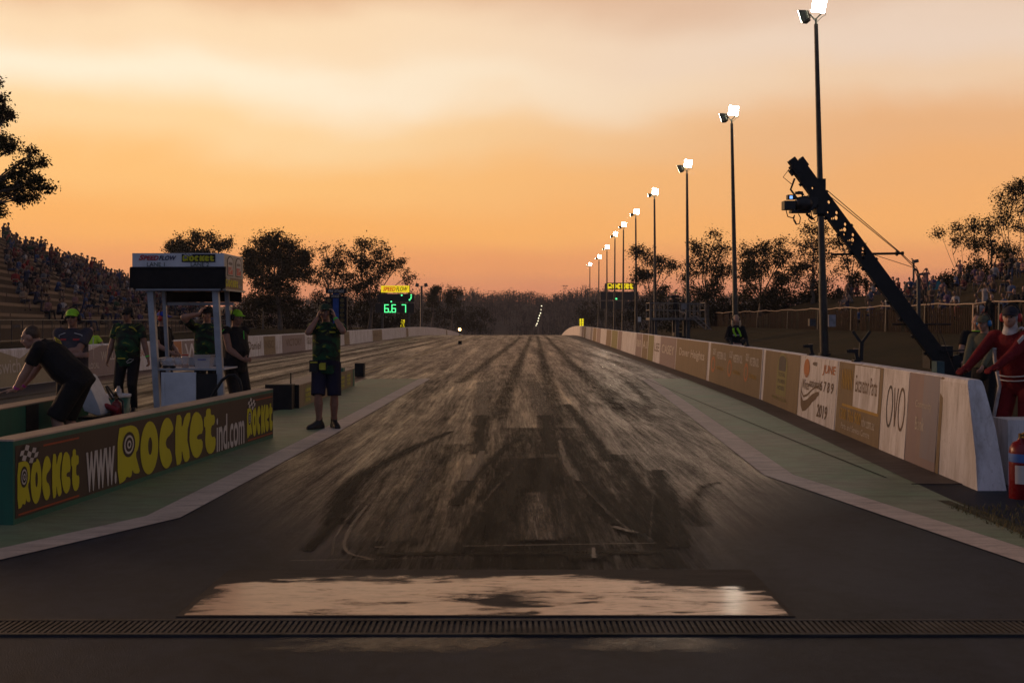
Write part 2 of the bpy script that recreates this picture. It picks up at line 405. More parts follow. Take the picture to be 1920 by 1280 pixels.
# ---------------------------------------------------------------- rubber and scuff marks (sheets lying on the track)
def decal_mat(name, col, rough, lo, hi, sx, sy, spec=.5, kmax=1.0):
    m = bpy.data.materials.new(name); nt = nodes(m)
    at = N(nt, 'ShaderNodeAttribute', attribute_name='cover').outputs['Fac']
    co = coords(nt, (sx, sy, 1)); n = noise(nt, co, 1, 6, .7, .5); c2 = noise(nt, coords(nt, (sx*4, sy*2, 1)), 1, 4, .7)
    st_ = noise(nt, coords(nt, (sx*3.2, sy*1.1, 1)), 1, 6, .8)
    f = mth(nt, 'ADD', mth(nt, 'MULTIPLY', at, .95), mth(nt, 'ADD', mth(nt, 'MULTIPLY_ADD', n, .7, -.35), mth(nt, 'MULTIPLY_ADD', st_, 1.2, -.6)))
    f = N(nt, 'ShaderNodeMapRange', {0: f, 1: lo, 2: hi, 3: 0.0, 4: kmax}, interpolation_type='SMOOTHSTEP').outputs[0]
    f = mth(nt, 'MULTIPLY', f, N(nt, 'ShaderNodeMapRange', {0: at, 1: .02, 2: .45}, interpolation_type='SMOOTHSTEP').outputs[0])
    cc = mix(nt, ramp(nt, c2, [(.3,(0,0,0)),(.7,(1,1,1))]), col, tuple(x*.55 for x in col))
    bp = N(nt, 'ShaderNodeBump', {'Height': noise(nt, coords(nt, (30,30,1)), 4, 3), 'Strength': .25, 'Distance': .01}).outputs[0]
    b = pbsdf(nt, cc, mth(nt, 'MULTIPLY_ADD', n, .3, rough-.15), 0, spec, bp)
    t = N(nt, 'ShaderNodeBsdfTransparent'); mx = N(nt, 'ShaderNodeMixShader', {0: f, 1: t.outputs[0], 2: b.outputs[0]})
    out(nt, mx.outputs[0]); return m
class Decal:
    def __init__(s, z0): s.b = MB(); s.c = []; s.z = z0
    def stroke(s, pts, a=1.0, ground=True, fade=.95):
        P = []
        for p in pts:
            q = G(p[0], p[1]) if ground else V((p[0]+AX*p[1], p[1], 0)); P.append((q.x, q.y, p[2]*1.3))
        for _ in range(3 if len(P) > 2 else 4):
            q = [P[0]]
            for u, v_ in zip(P, P[1:]):
                q += [tuple(.75*i+.25*j for i, j in zip(u, v_)), tuple(.25*i+.75*j for i, j in zip(u, v_))]
            P = q+[P[-1]]
        k = len(s.b.v); n = len(P)
        for i, p in enumerate(P):
            d = (V(P[min(i+1,n-1)][:2])-V(P[max(i-1,0)][:2])).normalized(); nn = V((d.y, -d.x))
            e = min(1.0, min(i, n-1-i)/2.0)
            for t, al in ((-.5,0), (-.5*(1-fade),1), (.5*(1-fade),1), (.5,0)):
                s.b.v.append((p[0]+nn.x*t*p[2], p[1]+nn.y*t*p[2], s.z+zr(p[1]))); s.c.append(al*e*a)
        for i in range(n-1):
            for j in range(3): s.b.f.append([k+4*i+j, k+4*i+j+1, k+4*i+j+5, k+4*i+j+4]); s.b.m.append(0); s.b.s.append(False)
        s.z += .0002
    def build(s, name, mat):
        o = s.b.build(name, mat); at = o.data.attributes.new('cover', 'FLOAT', 'POINT'); at.data.foreach_set('value', s.c)
        o['kind'] = 'structure'; return o
M_RUB = decal_mat('laid_rubber', (.009,.0075,.007), .66, .10, 1.0, 8.0, 1.2, spec=.12, kmax=.92)
M_SCUF = decal_mat('bare_concrete_scuff', (.125,.085,.064), .50, .35, .95, 10.0, 1.6, spec=.5, kmax=.80)
d = Decal(.0022)
for p in ([(-.62,16,.5),(-.6,40,.5),(-.5,75,.5),(-.45,108,.5)], [(.35,15,.55),(.3,40,.5),(.25,75,.5),(.2,108,.45)], [(1.5,18,.5),(1.3,40,.5),(1.0,100,.5)], [(-1.9,26,.5),(-1.6,60,.6),(-1.4,100,.5)],
          [(-8.4,8,.7),(-8.4,40,.7),(-8.5,100,.6)], [(-9.6,8,.7),(-9.6,40,.7),(-9.4,100,.6)], [(-7.2,10,.4),(-7.1,50,.5),(-7.2,95,.4)], [(-10.6,14,.4),(-10.5,50,.4)]):
    d.stroke(p, .62, False, .8)
for p in ([(905,1075,2.2),(945,960,2.3),(985,880,1.5),(990,800,1.0)],):
    d.stroke(p, .68, True, .9)
for p, a in (([(1010,1072,1.6),(1080,980,1.5),(1090,890,.9),(1060,800,.5)], .72), ([(700,1072,1.0),(760,950,.9),(860,830,.6)], .58),
          ([(1240,1070,.8),(1230,960,.7),(1150,850,.6)], .72)): d.stroke(p, a, True, .9)
for p in ([(848,808,.12),(800,828,.17),(717,868,.24),(665,900,.30),(640,935,.34),(630,985,.3)], [(634,970,.20),(604,1006,.16),(574,1034,.12)], [(903,778,.32),(897,852,.34)], [(1021,778,.34),(1034,852,.32)],
          [(1062,757,.24),(1090,790,.26),(1145,868,.25)], [(984,814,.14),(935,848,.18),(900,886,.22),(852,950,.2)], [(975,858,.6),(960,925,.7),(926,1016,.6)], [(1032,856,.4),(1012,950,.45),(990,1020,.4)],
          [(1085,902,.14),(1130,928,.24),(1182,978,.30),(1222,1018,.3)], [(1105,918,.2),(1160,985,.2)], [(1232,880,.25),(1258,955,.36),(1262,1030,.3)],
          [(700,1040,.16),(960,1038,.22),(1250,1036,.2)], [(930,1035,.5),(960,980,.4)],
          [(700,1030,.10),(740,960,.12),(800,880,.10)], [(860,1040,.14),(905,960,.16)], [(1060,1044,.4),(1140,1042,.4)]):
    d.stroke(p, .95)
d.stroke([(1350,905,.16),(1318,912,.22),(1300,940,.26),(1316,990,.3)], .62); d.stroke([(1175,716,.3),(1200,735,.4),(1225,768,.3)], .6)
d.build('rubber_marks', M_RUB)
d = Decal(.0135)
for p, a in (([(906,716,.62),(905,779,.64)], .75), ([(996,716,.6),(1026,779,.66)], .7), ([(905,846,.14),(890,880,.20),(874,904,.2)], .9), ([(1050,826,.12),(1058,862,.18),(1072,892,.18),(1086,904,.06)], .85),
          ([(810,862,.2),(775,930,.34),(735,1022,.5)], .68), ([(1004,925,.3),(1010,1016,.62)], .7), ([(1040,930,.2),(1075,1012,.3)], .55), ([(865,1027,.03),(1235,1021,.035)], .95), ([(540,1054,.03),(700,1052,.03),(880,1047,.03)], .8),
          ([(690,948,.05),(650,1000,.06),(642,1040,.05),(700,1052,.05)], .9), ([(672,950,.04),(628,1005,.05),(622,1046,.04)], .7), ([(780,945,.04),(806,905,.04)], .6), ([(1150,990,.10),(1195,1002,.12)], .9),
          ([(702,1029,.05),(722,1029,.05)], 1.0), ([(1112,1030,.04),(1114,1050,.06)], 1.0), ([(990,850,.05),(940,905,.06),(880,975,.05)], .6), ([(1085,905,.03),(1140,965,.04),(1192,1006,.04)], .7), ([(1225,930,.03),(1218,1020,.04)], .6)):
    d.stroke(p, a, True, .8)
d.build('scuff_marks', M_SCUF)
# ---------------------------------------------------------------- wet slab of the burnout box
m = bpy.data.materials.new('wet_concrete'); nt = nodes(m); co = coords(nt)
at = N(nt, 'ShaderNodeAttribute', attribute_name='cover').outputs['Fac']
a1 = noise(nt, coords(nt, (1.5, 5, 1)), 1.2, 6, .6, .6); a2 = noise(nt, coords(nt, (5, 16, 1)), 1.0, 5, .7); a3 = noise(nt, co, 60, 3)
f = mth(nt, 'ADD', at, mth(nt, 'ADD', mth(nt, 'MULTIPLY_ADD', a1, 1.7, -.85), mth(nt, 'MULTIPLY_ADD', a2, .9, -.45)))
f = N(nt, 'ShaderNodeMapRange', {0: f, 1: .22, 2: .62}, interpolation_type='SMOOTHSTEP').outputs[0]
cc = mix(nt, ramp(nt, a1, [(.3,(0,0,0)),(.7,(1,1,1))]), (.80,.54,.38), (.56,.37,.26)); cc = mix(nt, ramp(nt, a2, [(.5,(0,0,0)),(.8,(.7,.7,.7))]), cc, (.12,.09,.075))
bp = N(nt, 'ShaderNodeBump', {'Height': mth(nt, 'ADD', a3, mth(nt, 'MULTIPLY', a2, .8)), 'Strength': .22, 'Distance': .008}).outputs[0]
bs = pbsdf(nt, cc, mth(nt, 'MULTIPLY_ADD', a2, .45, .20), .50, .6, bp, **{'Coat Weight': .35, 'Coat Roughness': .16, 'Coat IOR': 1.55})
mx = N(nt, 'ShaderNodeMixShader', {0: f, 1: N(nt, 'ShaderNodeBsdfTransparent').outputs[0], 2: bs.outputs[0]}); out(nt, mx.outputs[0]); M_WET = m
def sheet(name, x0, x1, y0, y1, z, cov, mat, nx=24, ny=12):
    b = MB(); c = []
    for j in range(ny+1):
        for i in range(nx+1):
            u, v_ = i/nx, j/ny; b.v.append((x0+(x1-x0)*u, y0+(y1-y0)*v_, z)); c.append(cov(u, v_))
    b.f = [[j*(nx+1)+i, j*(nx+1)+i+1, (j+1)*(nx+1)+i+1, (j+1)*(nx+1)+i] for j in range(ny) for i in range(nx)]
    b.m = [0]*len(b.f); b.s = [False]*len(b.f)
    o = b.build(name, mat); at = o.data.attributes.new('cover', 'FLOAT', 'POINT'); at.data.foreach_set('value', c); o['kind'] = 'structure'; return o
def cv(u, v_):
    t = .64-.75*sm(.60, 1.0, v_)-.35*(1-sm(.0, .05, u))-.3*sm(.95, 1, u)
    if u > .72: t -= .9*sm(.35, .8, v_)*sm(.72, .95, u)
    t -= .42*math.exp(-((u-.53)/.075)**2-((v_-.25)/.30)**2)
    if u < .2: t -= 1.0*sm(.5, 1.0, v_)*(1-u/.2)
    return t
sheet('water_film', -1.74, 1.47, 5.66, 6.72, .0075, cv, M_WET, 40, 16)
M_WET_S = decal_mat('damp_asphalt', (.085,.064,.052), .34, .15, .7, 1.6, 6, .6, .7)
sheet('water_splash', -1.70, 1.55, 4.92, 5.27, .004, lambda u, v_: .62*sm(0, .3, u)*(1-sm(.75, 1, u))*sm(.0, .55, v_)-.05-.3*math.exp(-((u-.58)/.09)**2), M_WET_S, 40, 8)
b = MB(); b.box((-1.78,5.645,-.02),(1.50,6.70,.0045)); 
o = b.build('burnout_slab', painted('stained_slab', (.026,.021,.019), (.018,.015,.014), (.010,.009,.008), .8)); o['kind'] = 'structure'
# ---------------------------------------------------------------- slotted drain across the pit apron
t = thing('trench_drain', (0,5.44,0), 'long slotted steel drain grate set across the asphalt in front of the wet slab', 'drain')
M_STEEL = pm('drain_steel', (.040,.036,.033), .7, .6, 3, .3, .2)
b = MB(); b.box((-7,5.31,-.14),(7,5.57,-.12)); b.box((-7,5.305,-.12),(7,5.31,.006)); b.box((-7,5.57,-.12),(7,5.575,.006)); b.build('channel', pm('drain_dark', (.008,.007,.007), .9), t)
b = MB()
for y in (5.318, 5.562): b.box((-7,y-.014,-.02),(7,y+.014,.010))
b.build('frame', M_STEEL, t)
b = MB()
for i in range(-226, 227):
    x = i*.031; b.box((x-.0085,5.333,-.02),(x+.0085,5.547,.008))
b.build('grating', M_STEEL, t)
# hills beyond the track
HP = [(600,560),(700,556),(780,552),(840,549),(880,549),(920,553),(960,549),(985,551),(1010,556),(1030,560),(1050,551),(1075,546),(1100,541),(1130,547),(1180,551),(1260,552),(1400,556),(1700,560)]
def hpy(px):
    if px <= HP[0][0]: return HP[0][1]
    for (a, ya), (c, yc) in zip(HP, HP[1:]):
        if px <= c: return ya+(yc-ya)*(px-a)/(c-a)
    return HP[-1][1]
YH = 600.0
def hz(x, y):
    H = EYE-(hpy(CX+F*x/YH)-HY)/F*YH-4.5
    return -8.3+(H+8.3)*sm(400, YH, y)-(H+8)*.3*sm(YH, 900, y)
M_HILL = pm('hill_soil', (.030,.026,.020), .95, .4, .02)
grid('hills', rng(-560,560,14), rng(395,900,25), hz, M_HILL)
# ================================================================ walls, barriers and their painted signs
def worn(name, col, dirt=(.09,.065,.045), amt=.5, rough=.6):
    if name in _m: return _m[name]
    m = bpy.data.materials.new(name); nt = nodes(m)
    a = noise(nt, coords(nt, (3,3,.7)), 1.6, 6, .65, .3); c = noise(nt, coords(nt), 22, 4, .7); d_ = noise(nt, coords(nt, (9,9,1.2)), 1.5, 5, .7)
    cc = mix(nt, ramp(nt, a, [(.42,(0,0,0)),(.75,(amt,)*3)]), col, dirt)
    cc = mix(nt, ramp(nt, d_, [(.52,(0,0,0)),(.75,(amt*.8,)*3)]), cc, tuple(x*.6 for x in dirt))
    cc = mix(nt, ramp(nt, c, [(.6,(0,0,0)),(.8,(amt,)*3)]), cc, tuple(x*.7 for x in dirt))
    bp = N(nt, 'ShaderNodeBump', {'Height': c, 'Strength': .25, 'Distance': .008}).outputs[0]
    out(nt, pbsdf(nt, cc, rough, 0, .35, bp).outputs[0]); _m[name] = m; return m
M_WHITE = worn('white_painted_concrete', (.66,.64,.65), (.26,.21,.17), .75)
M_TAN = worn('tan_capping', (.36,.27,.20), (.20,.14,.10), .5)
M_BROWN = worn('faded_brown_paint', (.20,.145,.085), (.13,.085,.05), .6)
M_MAUVE = worn('faded_mauve_paint', (.23,.175,.185), (.30,.22,.17), .5)
M_MAUVE2 = worn('faded_blue_mauve_paint', (.21,.20,.24), (.28,.21,.18), .5)
M_DTXT = worn('dark_lettering', (.055,.05,.055), (.12,.09,.07), .35)
M_BRTXT = worn('brown_lettering', (.105,.062,.038), (.2,.13,.09), .4)
M_WTXT = worn('pale_lettering', (.55,.50,.44), (.25,.18,.13), .55)
M_OCHRE = worn('ochre_paint', (.38,.23,.035), (.25,.14,.05), .5)
M_ORNG = worn('orange_paint', (.42,.14,.045), (.30,.15,.08), .5)
M_OLIVE = worn('olive_paint', (.21,.20,.07), (.14,.10,.05), .5)
M_GREENP = worn('green_wall_paint', (.018,.115,.075), (.03,.045,.035), .4)
M_SIGNBR = worn('dark_brown_sign', (.048,.032,.026), (.03,.022,.018), .4)
M_YELP = worn('rocket_yellow', (.50,.47,.014), (.33,.30,.02), .3)
M_SWHITE = worn('sign_white', (.52,.50,.48), (.25,.22,.2), .35)
M_BLACK = pm('matt_black', (.008,.008,.009), .55, .3, 8)
M_REDLINE = worn('red_line_paint', (.30,.055,.02), (.1,.03,.02), .4)
def rocket(b, box, P, my, mk, mw, flag=True):
    C_ = [(2.2+.38*math.cos(R(a)), .5+.5*math.sin(R(a))) for a in range(28, 334, 18)]+[(2.36,.36),(2.2,.40),(2.13,.5),(2.2,.60),(2.36,.64)]
    loops = [smooth_loop([(0,0),(0,.99),(.3,1),(.6,1),(.84,.92),(.93,.75),(.88,.55),(.74,.46),(.86,.25),(.96,.08),(.68,.10),(.62,.20),(.56,.04),(.36,.10),(.30,.02)], 1),
             oval(1.37,.5,.41,.5,28), oval(1.40,.53,.095,.17,16), smooth_loop(C_, 1),
             smooth_loop([(2.62,0),(2.62,1),(2.95,1),(2.95,.68),(3.15,1.0),(3.5,1.0),(3.20,.56),(3.42,.10),(3.28,0),(3.08,.02),(2.96,.32),(2.95,0)], 1),
             smooth_loop([(3.36,.45),(3.42,.72),(3.56,.95),(3.8,1),(4.1,.85),(4.16,.5),(3.82,.5),(3.78,.40),(4.12,.38),(4.12,.14),(3.85,0),(3.6,.06),(3.44,.24)], 1),
             smooth_loop([(4.32,1),(4.6,1),(4.6,.84),(4.85,.84),(4.85,.62),(4.62,.62),(4.62,.36),(4.9,.36),(4.9,.12),(4.7,0),(4.42,.03),(4.26,.25),(4.3,.62),(4.2,.62),(4.2,.84),(4.32,.84)], 1)]
    g = shape_geo('rocket', loops)
    u0,v0,u1,v1 = box; kx, ky = (u1-u0)/4.9, (v1-v0)
    b.flat(g, box, lambda u, v: P(u, v, .003), my)
    ex, ey = u0+.46*kx, v0+.66*ky
    def disc(rx, ry, h, m): b.ngon([P(ex+rx*kx*math.cos(2*math.pi*i/20), ey+ry*ky*math.sin(2*math.pi*i/20), h) for i in range(20)], m)
    disc(.27,.23,.005,mk); disc(.2,.17,.006,mw); disc(.155,.13,.007,mk); disc(.085,.075,.008,mw); disc(.045,.04,.009,mk)
    if flag:
        for i in range(5):
            for j in range(3):
                f = lambda a, c: P(u0+(.05+a*.26+c*.10)*kx, v1+(.02+c*.105-.02*a+.03*math.sin(a*1.3))*ky, .004)
                b.quad(f(i,j), f(i+1,j), f(i+1,j+1), f(i,j+1), mw if (i+j) % 2 else mk)
# ---------------------------------------------------------------- low wall along the staging pit with the big yellow lettering
A0, A1 = V((-3.815,8.16,0)), V((-3.197,14.27,0)); dU = (A1-A0).normalized(); LW = (A1-A0).length; nW = V((dU.y,-dU.x,0)); HW = .655
def PW(u, v, h=0): return A0+dU*u+V((0,0,v))+nW*h
def upx(px):
    k = (px-CX)/F; return (k*A0.y-A0.x)/(dU.x-k*dU.y)
t = thing('sign_wall', A0, 'low green concrete wall painted with the yellow ROCKET web address lettering', 'wall')
b = MB(); b.hexa([PW(0,0,0),PW(LW,0,0),PW(LW,0,-.22),PW(0,0,-.22),PW(0,HW-.012,0),PW(LW,HW-.012,0),PW(LW,HW-.012,-.22),PW(0,HW-.012,-.22)]); b.build('wall_body', M_GREENP, t)
b = MB(); b.hexa([PW(-.004,HW-.012,.004),PW(LW,HW-.012,.004),PW(LW,HW-.012,-.224),PW(-.004,HW-.012,-.224),PW(0.01,HW,-.004),PW(LW,HW,-.004),PW(LW,HW,-.214),PW(0.01,HW,-.214)]); b.build('capping', M_TAN, t)
b = MB(); us = upx(28); b.hexa([PW(us,.045,.001),PW(LW-.02,.045,.001),PW(LW-.02,.045,.004),PW(us,.045,.004),PW(us,HW-.05,.001),PW(LW-.02,HW-.05,.001),PW(LW-.02,HW-.05,.004),PW(us,HW-.05,.004)])
P4 = lambda u, v, h=0: PW(u, v, h+.005)
rocket(b, (upx(31),.115,upx(147),.475), P4, 1, 2, 3); rocket(b, (upx(219),.055,upx(403),.575), P4, 1, 2, 3, False); rocket(b, (upx(462),.10,upx(510),.47), P4, 1, 2, 3)
b.flat(text_geo('www.', 0, .02), (upx(160),.07,upx(217),.42), lambda u, v: P4(u, v, .003), 3)
b.flat(text_geo('ind.com', 0, .015), (upx(405),.05,upx(457),.47), lambda u, v: P4(u, v, .003), 3)
for (a, c, v) in ((80,147,.555),(33,147,.062),(475,510,.545),(464,510,.062)): b.quad(P4(upx(a),v,.002),P4(upx(c),v,.002),P4(upx(c),v+.016,.002),P4(upx(a),v+.016,.002),4)
b.build('painted_sign', [M_SIGNBR, M_YELP, M_BLACK, M_SWHITE, M_REDLINE], t)
# green wall on the far side of the pit
t = thing('pit_wall', (-5.34,9,0), 'plain green low wall with tan top where the bending man rests his hands', 'wall')
b = MB(); b.box((-5.46,8.2,0),(-5.22,13.15,.655)); b.build('wall_body', M_GREENP, t)
b = MB(); b.box((-5.465,8.19,.655),(-5.215,13.155,.668)); b.build('capping', M_TAN, t)
b = MB(); b.box((-5.219,11.45,0),(-5.214,11.75,.65)); b.build('dark_stripe', M_BLACK, t)
# low island barrier farther down
t = thing('island_barrier', (-4.02,19,0), 'low tan barrier with faded yellow emblems and a black end, behind the standing marshal', 'barrier')
b = MB(); b.box((-4.25,19.01,0),(-3.8,25.7,.40)); b.build('barrier_body', M_BROWN, t)
b = MB(); b.box((-4.26,18.98,0),(-3.79,19.008,.42)); b.box((-4.33,18.7,0),(-3.86,18.97,.44)); b.build('end_cover', M_BLACK, t)
b = MB(); b.box((-4.25,19.02,.402),(-3.795,25.71,.415)); b.build('capping', M_TAN, t)
Pb = lambda u, v, h=0: V((-3.797+h, 19+u, v))
for u0 in (.55, 1.75, 3.0, 4.6, 5.5):
    b = MB()
    b.flat(shape_geo('arch', [[(0,0),(1,0),(1,.7)]+[(.5+.5*math.cos(R(a)), .7+.3*math.sin(R(a))) for a in range(15,180,15)]+[(0,.7)]]), (u0,.03,u0+.62,.37), lambda u, v: Pb(u, v), 0)
    for k in range(3): b.flat(text_geo(('TOTAL','FLUIDS','1300')[k], 0, .03), (u0+.08,.07+.09*k,u0+.54,.13+.09*k), lambda u, v: Pb(u, v, .003), 1)
    b.build('emblem', [M_OLIVE, M_YELP], t)
b = MB(); b.box((-3.797,25.45,0),(-3.79,25.69,.40)); b.build('green_end', M_GREENP, t)
b = MB(); b.cyl((-3.93,18.95,.44),(-3.92,18.9,.62),.012,n=8); b.ell((-3.92,18.9,.62),(.016,.016,.02),8); tag(b.build('antenna', M_BLACK, None, (-3.93,18.95,.44)), 'short black stub antenna standing on the black end of the low island barrier', 'antenna')
# ---------------------------------------------------------------- concrete wall on the right, three lengths
def PR(u, v, h=0):
    Y = -u; d_ = (wallx(Y+.2)-wallx(Y-.2))/.4; n = V((-1, d_, .07)).normalized()
    return V((wallx(Y)+.07*v, Y, v+zr(Y)))+n*h
def ypx(px, v=1.0):
    a, c = 9.0, 300.0
    for _ in range(50):
        m_ = (a+c)/2; p = PR(-m_, v); q = CX+F*p.x/p.y
        if q > px: a = m_
        else: c = m_
    return a
def ysp(a, c, s):
    q = sorted(rng(a, c, s)+[y for y in (20.9, 30.5, 70, 95) if a < y < c]); return q
def barrier_body(y0, y1, slope_end=False, step=2.0):
    b = MB(); Ys = ysp(y0, y1, step); secs = []
    for i, y in enumerate(Ys):
        prof = [(0,0),(.021,.30),(.0665,.955),(.078,.99),(.10,1.0),(.215,1.0),(.24,.985),(.255,.94),(.30,.55),(.335,0)]
        sec = []
        for x, z in prof:
            yy = y+(.42*z**1.2 if slope_end and i == 0 else 0)
            sec.append(V((wallx(yy)+x*(.82 if slope_end and i == 0 else 1), yy, z+zr(y)-(.06 if z == 0 else 0))))
        secs.append(sec)
    b.loft(secs, 0, False); return b
YJ1, YJ2 = ypx(1432), ypx(1330)
def panel(b, pa, pc, m, v0=.005, v1=.985, h=.004, px=True):
    ya, yc = (ypx(pa), ypx(pc)) if px else (pa, pc)
    Ys = ysp(ya, yc, 1.5) if ya < yc else ysp(yc, ya, 1.5)[::-1]; k = len(b.v); n = len(Ys)
    for y in Ys:
        for v in (v0, v1): b.v.append(tuple(PR(-y, v, h)))
    for i in range(n-1): b.f.append([k+2*i, k+2*i+2, k+2*i+3, k+2*i+1]); b.m.append(m); b.s.append(False)
def rtext(b, s, pa, pc, v0, v1, m, **kw): b.flat(text_geo(s, **kw), (-ypx(pa), v0, -ypx(pc), v1), lambda u, v: PR(u, v, .008), m)
MATS = [M_WHITE, M_BROWN, M_MAUVE, M_MAUVE2, M_DTXT, M_BRTXT, M_WTXT, M_OCHRE, M_ORNG, M_OLIVE]
t = thing('track_wall', (wallx(9.8), 9.8, 0), 'near length of white concrete wall with OVO and Excavator Parts adverts, ending at the extinguisher', 'concrete wall')
barrier_body(9.8, YJ1-.03, True).build('wall_body', M_WHITE, t)
b = MB(); b.hexa([(4.72,10.15,-.06),(6.4,10.15,-.06),(6.4,10.5,-.06),(4.72,10.5,-.06),(4.72,10.15,.62),(6.4,10.15,.62),(6.4,10.5,.62),(4.72,10.5,.62)]); b.build('return_wall', M_WHITE, t)
b = MB(); panel(b, 1766, 1772, 1); b.build('brown_band', MATS, t)
b = MB(); panel(b, 1708, 1765, 2); panel(b, 1735, 1765, 3, h=.006, v0=.1)
rtext(b, 'Community', 1722, 1752, .60, .70, 6); rtext(b, 'Bank', 1724, 1740, .38, .52, 6); b.build('mauve_advert', MATS, t)
b = MB(); panel(b, 1659, 1707, 0, h=.005); 
for i, (a, c) in enumerate(((1668,1680),(1681,1689),(1690,1703))):
    u0, u1 = -ypx(a), -ypx(c); m_ = (4,5,5)[i]
    if i == 1: b.flat(shape_geo('thinv', [[(0,1),(.16,1),(.5,.2),(.84,1),(1,1),(.56,0),(.44,0)]]), (u0,.33,u1,.78), lambda u, v: PR(u, v, .009), m_)
    else: b.flat(shape_geo('thino', [oval(.5,.5,.5,.5,32), oval(.5,.5,.385,.43,32)]), (u0,.30,u1,.80), lambda u, v: PR(u, v, .009), m_)
b.build('white_advert', MATS, t)
b = MB(); panel(b, 1575, 1658, 1); panel(b, 1605, 1652, 0, .42, .97, .007); panel(b, 1585, 1654, 7, .385, .42, .0065)
for k in range(4): rtext(b, 'N', 1582+5*k, 1586+5*k, .62, .90, 7, offset=.03)
rtext(b, 'Excavator Parts', 1608, 1649, .62, .84, 5, offset=.01); rtext(b, '1300 766 900', 1582, 1622, .20, .36, 7, offset=.02); rtext(b, 'rdw.com.au', 1624, 1648, .20, .33, 6); rtext(b, 'Parts and Service Centre', 1586, 1640, .08, .16, 6)
b.build('parts_advert', MATS, t)
b = MB(); panel(b, 1503, 1573, 0, h=.005)
ua, uc = -ypx(1503), -ypx(1573); q = lambda x, y: PR(ua+(uc-ua)*x, y, .009)
b.ngon([q(.2+.085*math.cos(2*math.pi*i/24), .80+.15*math.sin(2*math.pi*i/24)) for i in range(24)], 8)
for i in range(4): b.quad(q(.12+i*.012,.69-.012*i), q(.27-i*.012,.69-.012*i), q(.27-i*.012,.695-.012*i), q(.12+i*.012,.695-.012*i), 0)
def swoosh(b, off, wd, m):
    pts = [(.06,.60-off),(.07,.42-off),(.11,.30-off),(.2,.28-off),(.33,.38-off),(.46,.48-off),(.58,.50-off)]
    pts = rounded(rounded(pts)); n = len(pts)
    for i in range(n-1):
        wa, wc = (wd*math.sin(math.pi*(.12+.80*j/(n-1))) for j in (i, i+1))
        b.quad(q(pts[i][0],pts[i][1]-wa), q(pts[i+1][0],pts[i+1][1]-wc), q(*pts[i+1]), q(*pts[i]), m)
swoosh(b, .02, .17, 5); swoosh(b, -.07, .035, 5)
b.flat(text_geo('Winter', .25, .0), (ua+(uc-ua)*.10,.46,ua+(uc-ua)*.32,.62), lambda u, v: PR(u, v, .010), 5); b.flat(text_geo('nationals', .25), (ua+(uc-ua)*.30,.52,ua+(uc-ua)*.62,.66), lambda u, v: PR(u, v, .010), 5)
for s_, x0, x1, y0, y1, m_ in (('JUNE',.64,.96,.74,.90,8),('6 7 8 9',.60,.93,.50,.66,5),('2019',.55,.82,.10,.30,5),('400',.36,.48,.86,.92,5)):
    b.flat(text_geo(s_, .15, .02), (ua+(uc-ua)*x0,y0,ua+(uc-ua)*x1,y1), lambda u, v: PR(u, v, .010), m_)
b.build('event_advert', MATS, t)
b = MB(); panel(b, 1437, 1502, 1)
ua, uc = -ypx(1437), -ypx(1502)
b.flat(shape_geo('arch', []), (ua+(uc-ua)*.40,.22,ua+(uc-ua)*.68,.97), lambda u, v: PR(u, v, .007), 9)
b.flat(shape_geo('arch', []), (ua+(uc-ua)*.44,.66,ua+(uc-ua)*.64,.93), lambda u, v: PR(u, v, .009), 4)
for s_, y0 in (('TOTAL',.56),('FLUIDS',.44),('HOSES',.32)): b.flat(text_geo(s_, 0, .02), (ua+(uc-ua)*.44,y0,ua+(uc-ua)*.64,y0+.07), lambda u, v: PR(u, v, .009), 4)
b.flat(text_geo('1300 TOTAL', 0, .02), (ua+(uc-ua)*.30,.12,ua+(uc-ua)*.72,.19), lambda u, v: PR(u, v, .009), 9); b.build('arch_advert', MATS, t)
t = thing('track_wall', (wallx(YJ1+.03), YJ1+.03, 0), 'brown middle length of concrete wall with three orange globes and pale oil company lettering', 'concrete wall')
b = barrier_body(YJ1+.03, YJ2-.02); b.build('wall_body', M_WHITE, t)
b = MB(); panel(b, 1334, 1430, 1)
for k in range(3):
    ua = -ypx(1336+31*k); uc = -ypx(1336+31*(k+1)-2); L = uc-ua
    b.ngon([PR(ua+L*(.16+.14*math.cos(2*math.pi*i/20)), .46+.20*math.sin(2*math.pi*i/20), .007) for i in range(20)], 8)
    b.ngon([PR(ua+L*(.16+.09*math.cos(2*math.pi*i/20)), .46+.13*math.sin(2*math.pi*i/20), .008) for i in range(20)], 1)
    b.flat(text_geo('GULF', .0, .03), (ua+L*.10,.70,ua+L*.30,.86), lambda u, v: PR(u, v, .008), 6)
    b.flat(text_geo('WESTERN OIL', 0, .03), (ua+L*.36,.62,ua+L*.95,.80), lambda u, v: PR(u, v, .008), 6)
    b.flat(text_geo('AUSTRALIA', 0, .02), (ua+L*.38,.36,ua+L*.85,.45), lambda u, v: PR(u, v, .008), 7)
b.build('oil_advert', MATS, t)
b = MB(); panel(b, YJ1+.30, YJ1+.05, 0, h=.003, px=False, v0=.0); b.build('joint_strip', MATS, t)
t = thing('track_wall', (wallx(YJ2+.02), YJ2+.02, 0), 'far length of concrete wall in faded mixed panels curving down over the crest on the right', 'concrete wall')
barrier_body(YJ2+.02, 240, False, 4).build('wall_body', M_WHITE, t)
seq = [(1270,1329,1,'Dover Heights','6'),(1240,1269,2,'CASEY','6'),(1228,1239,0,'LEE','5'),(1217,1227,9,'','6'),(1206,1216,1,'A1','6'),(1194,1205,2,'R&R','6'),(1168,1193,0,'','6'),(1160,1167,2,'',''),(1148,1159,9,'',''),(1138,1147,1,'',''),(1128,1137,0,'',''),(1120,1127,2,'',''),(1113,1119,1,'',''),(1108,1112,3,'',''),(1100,1107,0,'',''),(1096,1099,1,'',''),(1092,1095,2,'','')]
